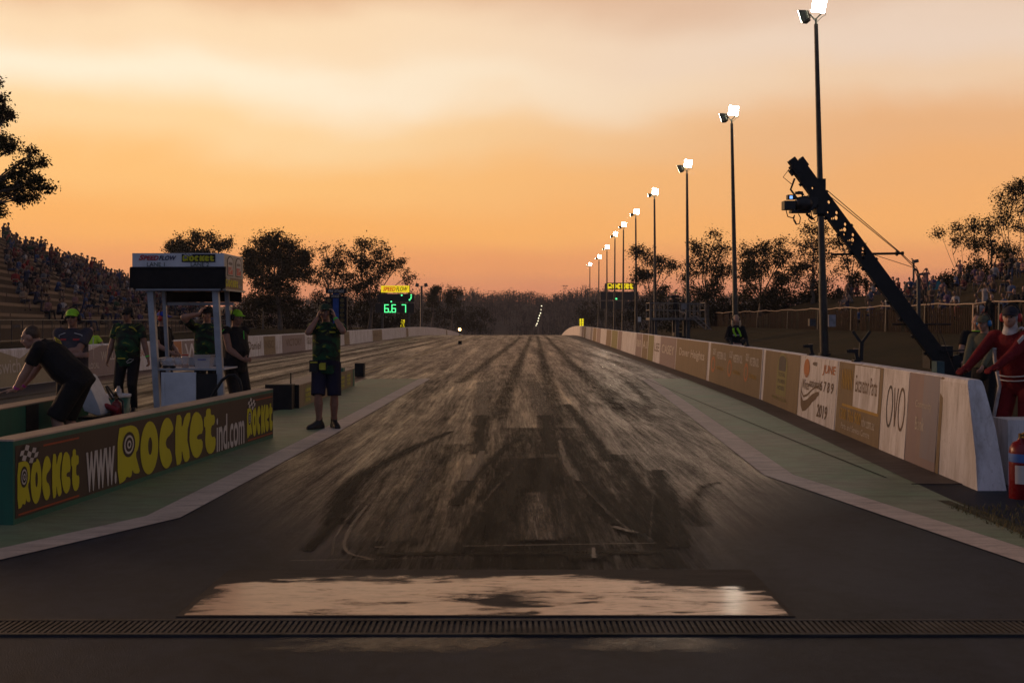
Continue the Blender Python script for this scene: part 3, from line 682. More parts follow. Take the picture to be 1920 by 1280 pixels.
for i, (a, c, m_, s_, mt) in enumerate(seq):
    b = MB(); panel(b, a, c, m_)
    if s_: rtext(b, s_, a+(c-a)*.1, a+(c-a)*.9, .42, .72, int(mt), offset=.01)
    b.build('painted_panel', MATS, t)
# ---------------------------------------------------------------- concrete wall on the far left
def lwx(Y): return -12.35+AX*Y+ (.35*sm(25, 60, Y))
def PL(u, v, h=0): return V((lwx(u)+h, u, v+zr(u)))
t = thing('track_wall', (lwx(14), 14, 0), 'long pale concrete wall with council and winery adverts along the left lane', 'concrete wall')
b = MB(); secs = []
for y in rng(12, 90, 4)+rng(93, 240, 3):
    z0 = zr(y); x = lwx(y); secs.append([V((x,y,z0-.06)),V((x-.04,y,z0+.86)),V((x-.07,y,z0+.89)),V((x-.21,y,z0+.89)),V((x-.24,y,z0+.85)),V((x-.3,y,z0-.06))])
b.loft(secs, 0, False); b.build('wall_body', M_WHITE, t)
def ylpx(px): return -12.2/((px-CX)/F-AX)
def lpanel(nme, pa, pc, m, texts=()):
    b = MB(); ya, yc = ylpx(pa), ylpx(pc); Ys = rng(ya, yc, 3); k = len(b.v)
    PLs = lambda u, v, h: PL(u, v, 0)+V((-.043*v/.86+h, 0, 0))
    for y in Ys:
        for v in (.01, .84): b.v.append(tuple(PLs(y, v, .004)))
    for i in range(len(Ys)-1): b.f.append([k+2*i, k+2*i+1, k+2*i+3, k+2*i+2]); b.m.append(m); b.s.append(False)
    for s_, a, c, v0, v1, mt in texts:
        b.flat(text_geo(s_, 0, .01), (ya+(yc-ya)*a, v0, ya+(yc-ya)*c, v1), lambda u, v: PLs(u, v, .009), mt)
    b.build(nme, MATS, t)
MATS.append(worn('beige_paint', (.30,.26,.175), (.2,.16,.10), .5)); lpanel('council_advert', -90, 160, 10, [('City of Ipswich', .06, .50, .22, .66, 6)])
lpanel('winery_advert', 166, 232, 2, [('LOCAL', .15, .42, .22, .38, 6), ('WALLA', .48, .95, .42, .68, 6), ('T', .26, .31, .48, .80, 6)])
lpanel('white_advert', 262, 282, 0, [('REAL', .2, .8, .45, .65, 8)])
lpanel('timber_advert', 316, 345, 8, [('O', .2, .8, .15, .7, 0), ('O', .3, .7, .25, .6, 1)]); lpanel('timber_advert', 346, 388, 2, [('WS', .1, .9, .15, .75, 0)])
for i, (a, c, m_, s_) in enumerate(((458,490,0,'Daniel'),(491,512,1,'NSC'),(524,566,2,'VICTORY'),(567,585,0,'GELATO'),(640,650,1,'JW'),(694,712,1,'MAC'),(758,762,1,''),(834,836,1,''))):
    lpanel('painted_panel', a, c, m_, [(s_, .15, .85, .3, .65, 5)] if s_ else ())
# ================================================================ floodlights
M_POLE = pm('galvanised_pole', (.032,.031,.028), .55, .3, 3, 0, .3)
M_HOUS = pm('lamp_housing_grey', (.075,.08,.06), .5, .25, 6, 0, .2)
M_LAMP = em('floodlight_lens', (1.0,.93,.76), 90)
M_DGREY = pm('dark_grey_steel', (.05,.05,.052), .5, .3, 5, 0, .3)
M_GREYST = pm('grey_steel', (.12,.115,.11), .5, .3, 4, 0, .4)
ORD = ['nearest','second','third','fourth','fifth','sixth','seventh','eighth','ninth','farthest']
EXTRA = ['nearest and tallest floodlight pole, standing behind the jib crane','second floodlight pole from the jib crane, behind the woman at the wall','third floodlight pole from the jib crane, seen right of the camera platform','fourth floodlight pole from the jib crane, seen left of the camera platform','fifth floodlight pole from the jib crane, past the yellow topped scoreboard','sixth floodlight pole from the jib crane, at the right end of the scoreboard','seventh floodlight pole from the jib crane, across the scoreboard middle','eighth floodlight pole from the jib crane, at the left end of the scoreboard','ninth floodlight pole from the jib crane, second from the track end','last and smallest lit floodlight pole in the row, nearest the crest']
tops = [(1527,22),(1371,215),(1287,312),(1226,363),(1191,400),(1168,424),(1152,441),(1137,465),(1122,483),(1105,497)]
Ys = [45,64,82.4,105,125,143,158,175,198,232]
bases = [1546,1380,1290,1229,1193,1168,1152,1138,1122,1106]
for i, ((px, py), Y, bx) in enumerate(zip(tops, Ys, bases)):
    hd = W(px+(3 if i == 0 else 1), py+24*45/Y, Y); base = V(((bx-CX)/F*Y, Y, 0)); base.z = gz(base.x, Y)
    t = thing('floodlight_pole', base, EXTRA[i], 'floodlight', 'floodlight poles along the right of the track')
    b = MB(); b.tube([base-V((0,0,.2)), base+(hd-base)*.22, base+(hd-base)*.23, hd], [.19,.175,.15,.085], 12); b.cyl(base, base+V((0,0,.12)), .26, n=12); b.build('pole', M_POLE, t)
    s = 1.0
    b = MB(); b.cyl(hd, hd+V((0,0,.25)), .05, n=8); L, Rr = hd+V((-.20,0,.30)), hd+V((.36,-.05,.58))
    b.bar(hd+V((-.05,0,.18)), Rr, .07, .05); b.bar(hd+V((-.05,0,.18)), L+V((-.05,.05,.15)), .07, .05); b.bar(Rr, Rr+V((.0,0,.35)), .05, .04)
    b.tube([Rr+V((0,0,-.02)), Rr+V((.03,-.02,-.2)), Rr+V((-.12,0,-.28)), hd+V((.06,0,.12))], .012, 5); b.build('bracket', M_HOUS, t)
    for k, (c, d_, lit) in enumerate(((hd+V((.10,-.12,.78)), V((-.32,-.86,-.40)), True), (hd+V((-.42,.18,.42)), V((-.80,.55,-.25)), False))):
        d_ = d_.normalized(); sx = d_.cross(V((0,0,1))).normalized(); up = sx.cross(d_); sx = (sx*.98+up*.2).normalized(); up = sx.cross(d_)
        b = MB(); hw = .30 if lit or i < 3 else .17
        fr = [c+sx*a*hw+up*e*hw+d_*.14 for a, e in ((-1,-1),(1,-1),(1,1),(-1,1))]; bkk = [c+sx*a*hw*.62+up*e*hw*.55-d_*.16 for a, e in ((-1,-1),(1,-1),(1,1),(-1,1))]
        b.hexa([bkk[0],bkk[1],fr[1],fr[0],bkk[3],bkk[2],fr[2],fr[3]])
        for q in range(5): b.bar(c-up*(hw*.75)+sx*(q-2)*.11-d_*.12, c-up*(hw*1.02)+sx*(q-2)*.11+d_*.10, .018, .05)
        h_ = b.build('lamp_housing', M_HOUS, t)
        b = MB(); fr = [c+sx*a*hw*.93+up*e*hw*.93+d_*.15 for a, e in ((-1,-1),(1,-1),(1,1),(-1,1))]; bb = [p-d_*.008 for p in fr]
        b.hexa([bb[0],bb[1],fr[1],fr[0],bb[3],bb[2],fr[2],fr[3]]); b.build('lens', M_LAMP, h_)
    if i == 0:
        b = MB(); p = W(1553,598,44.75); b.box((p.x-.02,44.62,p.z-.32),(p.x+.28,44.8,p.z+.18)); b.build('switch_box', pm('grey_switch_box', (.22,.22,.24), .6), t)
        b = MB(); p = W(1535,602,44.75); b.box((p.x-.42,44.6,p.z-.2),(p.x-.16,44.85,p.z+.1)); b.build('junction_box', M_DGREY, t)
# distant lamps beyond the crest
M_FARL = em('far_lamp', (1.0,.90,.62), 4)
fl = [(1015.5,573.5),(1015,580.5),(1013.5,587),(1011.5,591.5),(1010,596.5),(1009,601.5),(1007,606.5),(1005.5,610)]
for i, (px, py) in enumerate(fl):
    Y = 270+i*28; p = W(px, py, Y); g = gz(p.x, Y); r = .14+.013*i
    t = thing('distant_lamp', (p.x, Y, g), f'{["highest","second highest","third highest","fourth highest","fifth highest","third lowest","second lowest","lowest"][i]} small warm lamp in the far string of lamps beyond the crest', 'street lamp', 'string of lamps beyond the crest')
    b = MB(); b.tube([(p.x,Y,g),(p.x,Y,p.z+.3)], [.12,.07], 6); b.build('pole', M_DGREY, t)
    b = MB(); b.ell(p, (r,r*.6,r*.75), 10); b.build('lamp', M_FARL, t)
# ================================================================ scoreboards
M_LED = em('green_led', (.10,1.0,.30), 1.7); M_YLED = em('yellow_led', (1.0,.80,.02), 1.3); M_BOARD = pm('black_scoreboard', (.010,.010,.011), .6, .3, 2)
M_LITY = em('backlit_yellow', (1.0,.72,.02), .85); M_LITR = em('backlit_red', (.75,.05,.02), .6); M_LITK = pm('sign_black', (.01,.01,.01), .6)
SEG = {'6':'acdefg','7':'abc','1':'bc'}
def digit(b, ch, x, z, w_, h, y, m):
    s = {'a':(x,z+h,x+w_,z+h),'b':(x+w_,z+h/2,x+w_,z+h),'c':(x+w_,z,x+w_,z+h/2),'d':(x,z,x+w_,z),'e':(x,z,x,z+h/2),'f':(x,z+h/2,x,z+h),'g':(x,z+h/2,x+w_,z+h/2)}
    th = w_*.22
    for k in SEG[ch]:
        x0,z0,x1,z1 = s[k]; b.box((min(x0,x1)-th/2,y-.05,min(z0,z1)-th/2),(max(x0,x1)+th/2,y,max(z0,z1)+th/2), m)
Y = 108; kS = Y/200; P = lambda px, py: W(px, py, Y); base = P(745,600); gzz = gz(base.x, Y)
t = thing('scoreboard', (base.x, Y, gzz), 'left timing scoreboard with yellow SPEEDFLOW header and green digits 6.67', 'scoreboard')
b = MB(); a, c = P(708,551), P(777,566); b.box((a.x,Y,c.z),(c.x,Y+.4,a.z)); a, c = P(704,569), P(777,586); b.box((a.x,Y,c.z),(c.x,Y+.4,a.z)); b.build('display_board', M_BOARD, t)
b = MB()
for px in (716,766): q = P(px,560); b.box((q.x-.10,Y+.42,gzz-.5),(q.x+.10,Y+.6,P(0,536).z))
b.build('posts', M_DGREY, t)
b = MB(); a, c = P(714.5,535.5), P(767,548); b.box((a.x,Y-.05,c.z),(c.x,Y+.3,a.z), 0); hs = b.build('header_sign', [M_LITY], t)
b = MB(); f = lambda u, v: V((u, Y-.12, v))
b.flat(text_geo('SPEED', .25, .03), (a.x+.4*kS,c.z+.22*kS,a.x+2.75*kS,a.z-.22*kS), f, 0); b.flat(text_geo('FLOW', .25, .02), (a.x+2.85*kS,c.z+.22*kS,a.x+5.0*kS,a.z-.22*kS), f, 1); b.build('lettering', [M_LITR, M_LITK], hs)
for ch, px in (('6',721.5),('6',735),('7',754)): q = P(px,585); b = MB(); digit(b, ch, q.x, q.z, .66*kS, 1.36*kS, Y-.02, 0); b.build('digit', M_LED, t)
b = MB(); q = P(731.5,585); b.box((q.x-.06,Y-.08,q.z-.05),(q.x+.06,Y-.02,q.z+.08), 0); b.build('decimal_point', M_LED, t)
for px, py, r in ((753.3,553.5,.16),(733.8,565.3,.15),(768,562,.16),(771,553,.13),(771,556.5,.13),(770.5,559.5,.13)): q = P(px,py); b = MB(); r *= kS; b.ell(q+V((0,-.06,0)), (r,.05,r), 8, 0); b.build('indicator_light', M_LED, t)
Y = 190; base = P(1161,600); gzz = gz(base.x, Y)
t = thing('scoreboard', (base.x, Y, gzz), 'right timing scoreboard with yellow ROCKET header and one green light', 'scoreboard')
b = MB(); a, c = P(1126,546.5), P(1197,562); b.box((a.x,Y,c.z),(c.x,Y+.4,a.z)); a, c = P(1126,564.5), P(1197,579); b.box((a.x,Y,c.z),(c.x,Y+.4,a.z)); b.build('display_board', M_BOARD, t)
b = MB()
for px in (1136,1190): q = P(px,560); b.box((q.x-.15,Y+.42,gzz-.5),(q.x+.15,Y+.7,P(0,531).z))
b.build('posts', M_DGREY, t)
b = MB(); a, c = P(1137,530), P(1189,543); b.box((a.x,Y-.05,c.z),(c.x,Y+.3,a.z)); hs = b.build('header_sign', M_LITK, t)
b = MB(); rocket(b, (a.x+.15,c.z+.12,c.x-.15,a.z-.12), lambda u, v, h=0: V((u, Y-.07-h*6, v)), 0, 1, 1, False); b.build('lettering', [M_LITY, M_LITK], hs)
b = MB(); q = P(1155.5,560); b.ell(q+V((0,-.06,0)), (.16,.05,.16), 8); b.build('indicator_light', M_LED, t)
for (px, py, Y, lab) in ((755,606,150,'small yellow lit speed panel above the left wall, under the scoreboard'),(1090.5,604,150,'small yellow lit speed panel above the right wall near the crest')):
    q = W(px, py, Y); g = gz(q.x, Y); t = thing('speed_display', (q.x, Y, g), lab, 'display')
    b = MB(); b.box((q.x-.36,Y,q.z-.58),(q.x+.36,Y+.25,q.z+.58)); b.box((q.x-.06,Y+.05,g-.2),(q.x+.06,Y+.2,q.z-.58)); b.build('panel', M_BOARD, t)
    b = MB()
    for i in range(4):
        for j in range(2):
            for k in range(2): b.box((q.x-.30+j*.32+k*.03,Y-.05,q.z-.50+i*.27+k*.10),(q.x-.06+j*.32+k*.02,Y-.01,q.z-.42+i*.27+k*.10))
    b.build('lit_segments', M_YLED, t)
# start lights
Y = 24; X0 = (630.5-CX)/F*Y; P = lambda px, py, d_=0: V(((px-CX)/F*Y, Y+d_, EYE-(py-HY)/F*Y))
t = thing('start_light_tower', (X0, Y, .415), 'start light tree with blue centre column and PRE STAGE board on the island barrier', 'start lights')
b = MB(); a, c = P(619,684), P(645,691); b.box((a.x,Y-.15,.415),(c.x,Y+.15,.50)); b.build('base', M_GREENP, t)
b = MB(); b.cyl((X0,Y,.5),(X0,Y,.98),.035,n=10); b.build('pole', M_GREYST, t)
b = MB(); a, c = P(625.5,548), P(636.5,620); b.box((a.x,Y-.09,c.z),(c.x,Y+.09,a.z)); col_ = b.build('column', pm('blue_column', (.015,.055,.24), .5, .2, 9), t)
M_BULB = pm('unlit_amber_lens', (.10,.07,.02), .25, .2, 8)
for k in range(6):
    for px in (618.5, 643): q = P(px, 563+k*9.2); b = MB(); b.cyl(q+V((0,-.06,0)), q+V((0,-.13,0)), .045, .048, 10); b.build('lamp', M_BULB, t)
b = MB()
for x0, x1 in ((612.5,625),(637,651)): a, c = P(x0,556), P(x1,620); b.box((a.x,Y-.06,c.z),(c.x,Y+.06,a.z))
b.build('lamp_panel', M_BLACK, t)
b = MB(); a, c = P(612,541), P(651,550); b.box((a.x,Y-.10,c.z),(c.x,Y+.08,a.z), 0); e = P(620,552); g2 = P(641,559); b.box((e.x,Y-.11,g2.z),(g2.x,Y-.092,e.z), 0)
f = lambda u, v: V((u, Y-.113, v)); b.flat(text_geo('PRE STAGE', .2, .01), (a.x+.06,c.z+.02,c.x-.05,a.z-.03), f, 1); b.flat(text_geo('STAGE', .2, .01), (e.x+.04,g2.z+.018,g2.x-.04,e.z-.018), lambda u, v: V((u, Y-.122, v)), 1)
b.build('stage_board', [M_BLACK, M_WTXT], t)
# small things on and beside the track
b = MB(); b.hexa([(-4.36,29.6,0),(-4.12,29.6,0),(-4.12,29.9,0),(-4.36,29.9,0),(-4.37,29.62,.37),(-4.11,29.62,.37),(-4.11,29.9,.37),(-4.37,29.9,.37)])
b.box((-4.35,29.58,.03),(-4.13,29.6,.34)); tag(b.build('foam_block', pm('black_foam', (.007,.007,.007), .8), None, (-4.24,29.7,0)), 'black foam block standing on the track at the far end of the island', 'block')
b = MB(); b.box((-3.52,69.8,0),(-3.30,70.02,.20)); b.box((-3.54,69.78,.2),(-3.28,70.04,.22)); tag(b.build('foam_block', pm('black_foam', (.007,.007,.007), .8), None, (-3.41,69.9,0)), 'small black block far down the centre lines of the track', 'block')
q = W(862,617.5,108); t = thing('marker_lamp', (q.x,108,zr(108)), 'small warm glowing lamp on a stem at the centre lines near the crest', 'lamp')
b = MB(); b.cyl((q.x,108,zr(108)),(q.x,108,q.z-.1),.03,n=8); b.cyl((q.x,108,zr(108)),(q.x,108,zr(108)+.08),.14,n=10); b.build('stem', M_BLACK, t)
b = MB(); b.ell(q, (.14,.14,.15), 12); b.build('lamp', em('amber_lamp', (1.0,.62,.22), 9), t)
# light poles on the left
for px, py0, Y, two, lab in ((493,482,118,False,'thin pale pole standing in front of the dense trees on the left'),(790.5,536,150,True,'dark pole with two unlit floodlights right of the green scoreboard')):
    q = W(px, py0, Y); g = gz(q.x, Y); t = thing('lamp_post', (q.x,Y,g), lab, 'pole')
    b = MB(); b.tube([(q.x,Y,g-.2),(q.x,Y,q.z)], [.12,.07] if not two else [.2,.15], 8); b.build('pole', M_GREYST if not two else M_DGREY, t)
    if two:
        for s in (-1, 1):
            b = MB(); b.bar((q.x,Y,q.z-.1),(q.x+s*.5,Y,q.z),.08); b.obox((q.x+s*.62,Y-.1,q.z+.12),(.45,.3,.5),(1,0,s*.3)); b.build('lamp_housing', M_DGREY, t)
    else:
        b = MB(); b.obox((q.x,Y-.1,q.z+.08),(.2,.4,.12)); b.build('lamp_head', M_GREYST, t)
# ================================================================ crowd fence, platform, jib crane on the right
def fx(Y): return 19.6+.008*Y
t = thing('crowd_fence', (fx(45),45,gz(fx(45),45)), 'long dark paling fence with pale cloth rolled along its top rail, below the hillside crowd', 'fence')
b = MB(); rnd = random.Random(3)
for y in [36+.24*i for i in range(390)]:
    x = fx(y); g = gz(x, y); h = 1.22+rnd.uniform(-.12,.03); tl = rnd.uniform(-.05,.05)
    if rnd.random() < .12: continue
    b.hexa([(x,y,g-.05),(x+.02,y,g-.05),(x+.02,y+.14,g-.05),(x,y+.14,g-.05),(x,y+tl,g+h),(x+.02,y+tl,g+h),(x+.02,y+.14+tl,g+h),(x,y+.14+tl,g+h)])
b.build('palings', pm('weathered_palings', (.022,.014,.010), .9, .5, 2, 0, 0, .1, None, (1,8,1)), t)
b = MB(); b.tube([(fx(y)-.04, y, gz(fx(y),y)+1.30+.035*math.sin(y*.9)+.02*math.sin(y*2.3)) for y in rng(34,130,1.0)], .035, 7); b.build('top_rail', worn('rail_cloth', (.30,.23,.18), (.16,.11,.08), .5), t)
for i, y in enumerate([36.5,39.2,43.5,46,51.5,57,63,70,78,88,98,108]):
    x = fx(y)-.10; g = gz(x, y); b = MB(); b.hexa([(x-.03,y-.05,g-.1),(x,y-.05,g-.1),(x,y+.05,g-.1),(x-.03,y+.05,g-.1),(x+.04,y+.02,g+1.28),(x+.07,y+.02,g+1.28),(x+.07,y+.12,g+1.28),(x+.04,y+.12,g+1.28)])
    b.build('post', M_TAN if i in (1,3) else M_DGREY, t)
# camera platform
Y = 70; P = lambda px, py, d_=0: V(((px-CX)/F*Y, Y+d_, EYE-(py-HY)/F*Y))
t = thing('camera_platform', (10.9,Y,gz(10.9,Y)), 'raised grey steel camera platform with railings on dark legs behind the wall', 'platform')
b = MB(); a, c = P(1218,595.5), P(1322,598); b.box((a.x,Y,c.z-.06),(c.x,Y+1.9,a.z)); b.build('deck', M_GREYST, t)
b = MB()
for d_ in (0,1.85):
    for py in (567.5,581): b.bar(P(1218,py,d_), P(1322,py+1.5,d_), .05)
    for px in (1218.5,1236,1252.5,1275,1287,1303,1309,1322): b.bar(P(px,567.5,d_), P(px,596,d_), .05)
for px in (1218.5,1322):
    for py in (567.5,581): b.bar(P(px,py,0), P(px,py,1.85), .05)
b.build('railing', M_GREYST, t)
for px, w_ in ((1230.5,.16),(1271,.24),(1291,.20)):
    q = P(px,597); b = MB(); b.box((q.x-w_/2,Y+.2,gz(q.x,Y)-.2),(q.x+w_/2,Y+.2+w_,q.z)); b.box((q.x-w_/2,Y+1.5,gz(q.x,Y)-.2),(q.x+w_/2,Y+1.5+w_,q.z)); b.build('leg', M_DGREY, t)
b = MB()
for dx in (0, 10): b.bar(P(1294+dx,592,-.05), P(1319+dx,618,-.9), .06)
for k in range(6): b.bar(P(1296+4.2*k,594.5+4.4*k,-.05-.14*k), P(1306+4.2*k,594.5+4.4*k,-.05-.14*k), .04)
b.build('ladder', M_GREYST, t)
b = MB(); a, c = P(1277,570,-.1), P(1287,580,-.1); b.box((a.x,Y-.12,c.z),(c.x,Y-.02,a.z)); b.build('notice_board', pm('grey_notice', (.15,.15,.16), .7), t)
b = MB(); b.tube([P(1273,581,-.15),P(1275,585,-.2),P(1283,586,-.2),P(1285,590,-.2),P(1284,599,-.15)], .045, 6); b.build('cable_loop', M_TAN, t)
b = MB(); a, c = P(1262,631,1), P(1293,641,1); b.box((a.x,Y+.6,gz(11,Y)-.05),(c.x,Y+1.8,gz(11,Y)+.5)); b.box((a.x+.2,Y+.7,gz(11,Y)+.5),(a.x+.7,Y+1.5,gz(11,Y)+.75)); tag(b.build('equipment_case', M_BLACK, None, (P(1278,0).x,Y+1.2,gz(11,Y))), 'black equipment case on the grass under the camera platform', 'case')
q = W(1298.5,598.5,58); g = gz(q.x,58); t = thing('marker_board', (q.x,58,g), 'small pale marker board on a post left of the camera platform', 'sign') if False else None
q = W(1199,598.5,95); g = gz(q.x,95); t = thing('marker_board', (q.x,95,g), 'small pale marker board on a dark post left of the camera platform', 'sign')
b = MB(); b.box((q.x-.14,95,q.z-.22),(q.x+.14,95.05,q.z+.22)); b.build('board', M_SWHITE, t); b = MB(); b.box((q.x-.12,95.06,g-.2),(q.x-.02,95.14,q.z+.1)); b.build('post', M_DGREY, t)
# jib crane with its camera
YJ = 16.3; P = lambda px, py, d_=0: W(px, py, YJ)+V((0,d_,0))
M_JIB = pm('black_jib_aluminium', (.010,.010,.011), .5, .3, 6, 0, .2)
p0, p1 = P(1496,312), P(1792,713); bd = (p1-p0).normalized(); bn = V((0,-1,0)); bu = bd.cross(bn); BL = (p1-p0).length
t = thing('jib_crane', (P(1772,700).x, YJ, 0), 'black drilled camera jib arm rising from behind the wall to the upper left', 'jib crane')
def holes():
    L = [[(0,-.105),(BL,-.105),(BL,.105),(0,.105)]]; rr = random.Random(8)
    for g0 in (.40,):
        L.append(oval(g0,.02,.022,.026,12))
    for g0 in (.72,.92,1.14,1.34,1.60):
        for du, dv, r in ((0,-.055,.030),(.060,-.002,.036),(.115,.050,.022),(.03,.06,.022)):
            if rr.random() < .9: L.append(oval(g0+du, dv, r, r*1.1, 12))
    return L
g = shape_geo('jibplate', holes())
for nme, off in (('arm_plate', -.045), ('arm_plate', .045)):
    b = MB(); b.flat(g, (0,-.105,BL,.105), lambda u, v: p0+bd*u+bu*v+bn*(off+.006)); b.flat(g, (0,-.105,BL,.105), lambda u, v: p0+bd*u+bu*v+bn*(off-.006)); b.build(nme, M_JIB, t)
b = MB()
for v in (-.110,.110): b.bar(p0+bu*v, p1+bu*v, .10, .012, up=bu)
for k in range(12):
    u = .25+k*.32; b.bar(p0+bd*u+bu*.10, p0+bd*u+bu*.15, .05, .05)
    if k % 2: b.bar(p0+bd*u-bu*.10, p0+bd*u-bu*.14, .05, .04)
    if u > 2.25 or u < .6: b.obox(p0+bd*u, (.16,.075,.20), bd, bu)
b.build('arm_flanges', M_JIB, t)
b = MB(); b.obox(p0+bd*.06, (.26,.14,.22), bd, bu); b.obox(p0-bd*.10+bu*.02, (.10,.10,.12), bd, bu); b.obox(p0-bd*.0-bu*.11, (.16,.10,.06), bd, bu); b.cyl(p0+bn*.08+bd*.02,p0-bn*.08+bd*.02,.085,n=12); b.obox(p0+bd*.02+bu*.13,(.1,.08,.05),bd,bu)
b.build('arm_head', M_JIB, t)
b = MB(); b.tube([p0+bd*.12+bu*.15,p0+bd*.22+bu*.30,p0+bd*.38+bu*.30,p0+bd*.50+bu*.16,p0+bd*.62+bu*.17], .016, 6); b.tube([p0-bd*.05+bu*.12,p0+bd*.0+bu*.28,p0+bd*.16+bu*.24], .006, 5); b.build('cable_loop', M_JIB, t)
b = MB(); q0, q1 = P(1558,477), P(1694,475); b.cyl(q0, q1, .018, n=8); b.cyl(P(1680,475), P(1683,475), .04, n=8); b.cyl(P(1690,475), q1, .03, n=8); b.build('spreader_bar', M_JIB, t)
b = MB()
for d_, e in ((.10,0),(-.10,2)):
    b.tube([P(1548,357+e,d_), P(1692-e*2,474+e*2,d_), P(1716,500+e,d_*.6), P(1790,708,d_)], .0065, 5)
b.tube([P(1640,478), P(1714,502), P(1722,512)], .005, 5); b.build('stay_wires', pm('stay_wire', (.06,.035,.025), .5), t)
b = MB(); b.cyl(P(1672,608), P(1783,608), .013, n=6); b.build('steering_bar', M_JIB, t)
b = MB(); q = P(1768,690); b.cyl((q.x,YJ+.25,.0),(q.x,YJ+.25,.95),.09,n=12); b.obox((q.x,YJ+.2,1.0),(.35,.3,.35)); 
for a in (90,210,330): b.bar((q.x,YJ+.25,.55),(q.x+.7*math.cos(R(a)),YJ+.25+.7*math.sin(R(a)),.03),.06)
b.build('pedestal', M_JIB, t)
b = MB(); b.obox(p1+bd*.12, (.35,.5,.4), bd, bu); b.obox(P(1800,678,.1),(.26,.3,.18)); b.bar(P(1790,668),P(1822,658),.03); b.bar(P(1760,658,-.1),P(1828,655,-.1),.022); b.obox(P(1812,668,.05),(.18,.2,.12)); b.build('counterweight', M_JIB, t)
b = MB(); b.box((P(1742,0).x,YJ-.3,.5),(P(1756,0).x,YJ-.1,EYE-.62)); b.build('cover_flap', pm('teal_cover', (.05,.10,.11), .8), t)
hc = P(1532,385); b = MB(); b.bar(P(1541,335,.02), P(1541,405,.02), .12, .05); b.bar(P(1541,378), P(1515,378), .14, .2); b.obox(P(1535,393),(.12,.2,.14)); b.build('pan_head', M_JIB, t)
t = thing('broadcast_camera', P(1505,383), 'black broadcast video camera with small blue viewfinder hanging from the jib arm', 'video camera')
M_CAM = pm('camera_black', (.012,.012,.013), .4, .3, 10)
b = MB(); b.obox(P(1508,383),(.22,.24,.20)); b.obox(P(1522,381),(.14,.2,.16)); b.ell(P(1505,383,-.1),(.13,.08,.12),12); b.obox(P(1500,397),(.3,.16,.04)); b.build('camera_body', M_CAM, t)
b = MB(); b.box(P(1468,393.5,-.09),P(1489,377.5,.09)); b.cyl(P(1486,386),P(1503,384),.07,n=14); b.build('lens_hood', M_CAM, t)
b = MB(); b.obox(P(1483,370),(.12,.10,.07)); b.bar(P(1488,370),P(1502,374),.03); vf = b.build('viewfinder', M_CAM, t)
b = MB(); q = P(1482,370.5,-.052); b.box((q.x-.025,q.y-.004,q.z-.024),(q.x+.02,q.y,q.z+.02)); b.build('screen', em('viewfinder_screen', (.22,.42,1.0), 1.6), vf)
b = MB(); b.tube([P(1495,364),P(1497,360.5),P(1503,361),P(1506,367)], .022, 6); b.bar(P(1491,362),P(1505,362),.05,.04); b.build('top_handle', M_CAM, t)
b = MB()
for pts in ([(1474,394),(1477,406),(1487,409),(1490,403)],[(1490,403),(1488,413),(1493,421),(1499,419),(1501,408),(1497,401)],[(1487,409),(1491,414),(1494,421)],[(1520,396),(1516,412),(1524,419),(1532,416),(1534,404)],[(1511,402),(1522,412),(1534,404),(1534,392)],[(1524,392),(1521,404),(1528,414)]):
    b.tube(rounded(rounded(pts)) and [P(*q) for q in rounded(rounded(pts))], .008, 5)
b.tube([P(1512,400),P(1525,411)], .016, 5); b.build('cables', M_CAM, t)
# hillside tent and lamp post
q = W(1748,548,92); g = gz(q.x,92); t = thing('pop_up_tent', (q.x,92,g), 'small teal pop up shelter among the crowd on the right hillside', 'tent')
b = MB(); Pq = lambda px, py, d_=0: W(px,py,92)+V((0,d_,0))
b.loft([[Pq(1735,528,-.6),Pq(1757,527,-.6),Pq(1766,552,-.9),Pq(1742,552,-.9)],[Pq(1735,530,.9),Pq(1757,529,.9),Pq(1764,552,1.1),Pq(1742,552,1.1)]], 0, False); b.build('canopy', pm('teal_fabric', (.02,.15,.17), .8, .2, 3), t)
b = MB(); b.quad(Pq(1757.5,527.5,-.58),Pq(1768,530,-.4),Pq(1768,553,-.85),Pq(1766.5,552,-.88)); b.build('side_flap', pm('mauve_flap', (.10,.09,.11), .8), t)
for px, py0, Y, lab in ((1713,487,100,'dark lamp post standing on the hillside behind the jib wires'),(1722.5,508,47,'dark curved post rising from behind the crowd fence under the jib wires'),(1859,450,115,'dark post among the trees at the far right hillside')):
    q = W(px, py0, Y); g = gz(q.x, Y); t = thing('lamp_post', (q.x,Y,g), lab, 'pole')
    b = MB(); b.tube([(q.x,Y,g-.2),(q.x,Y,q.z-.3)], .10 if Y > 50 else .09, 8); b.build('pole', M_DGREY, t)
    b = MB(); k_ = 1 if Y > 50 else .35; b.obox((q.x+.12*k_,Y-.1,q.z-.15),(.5*k_,.4*k_,.3*k_),(1,0,.2)); b.tube([(q.x,Y,q.z-.3),(q.x-.05,Y,q.z),(q.x-.2,Y,q.z+.12)], .05, 6); b.build('lamp_head', M_DGREY, t)
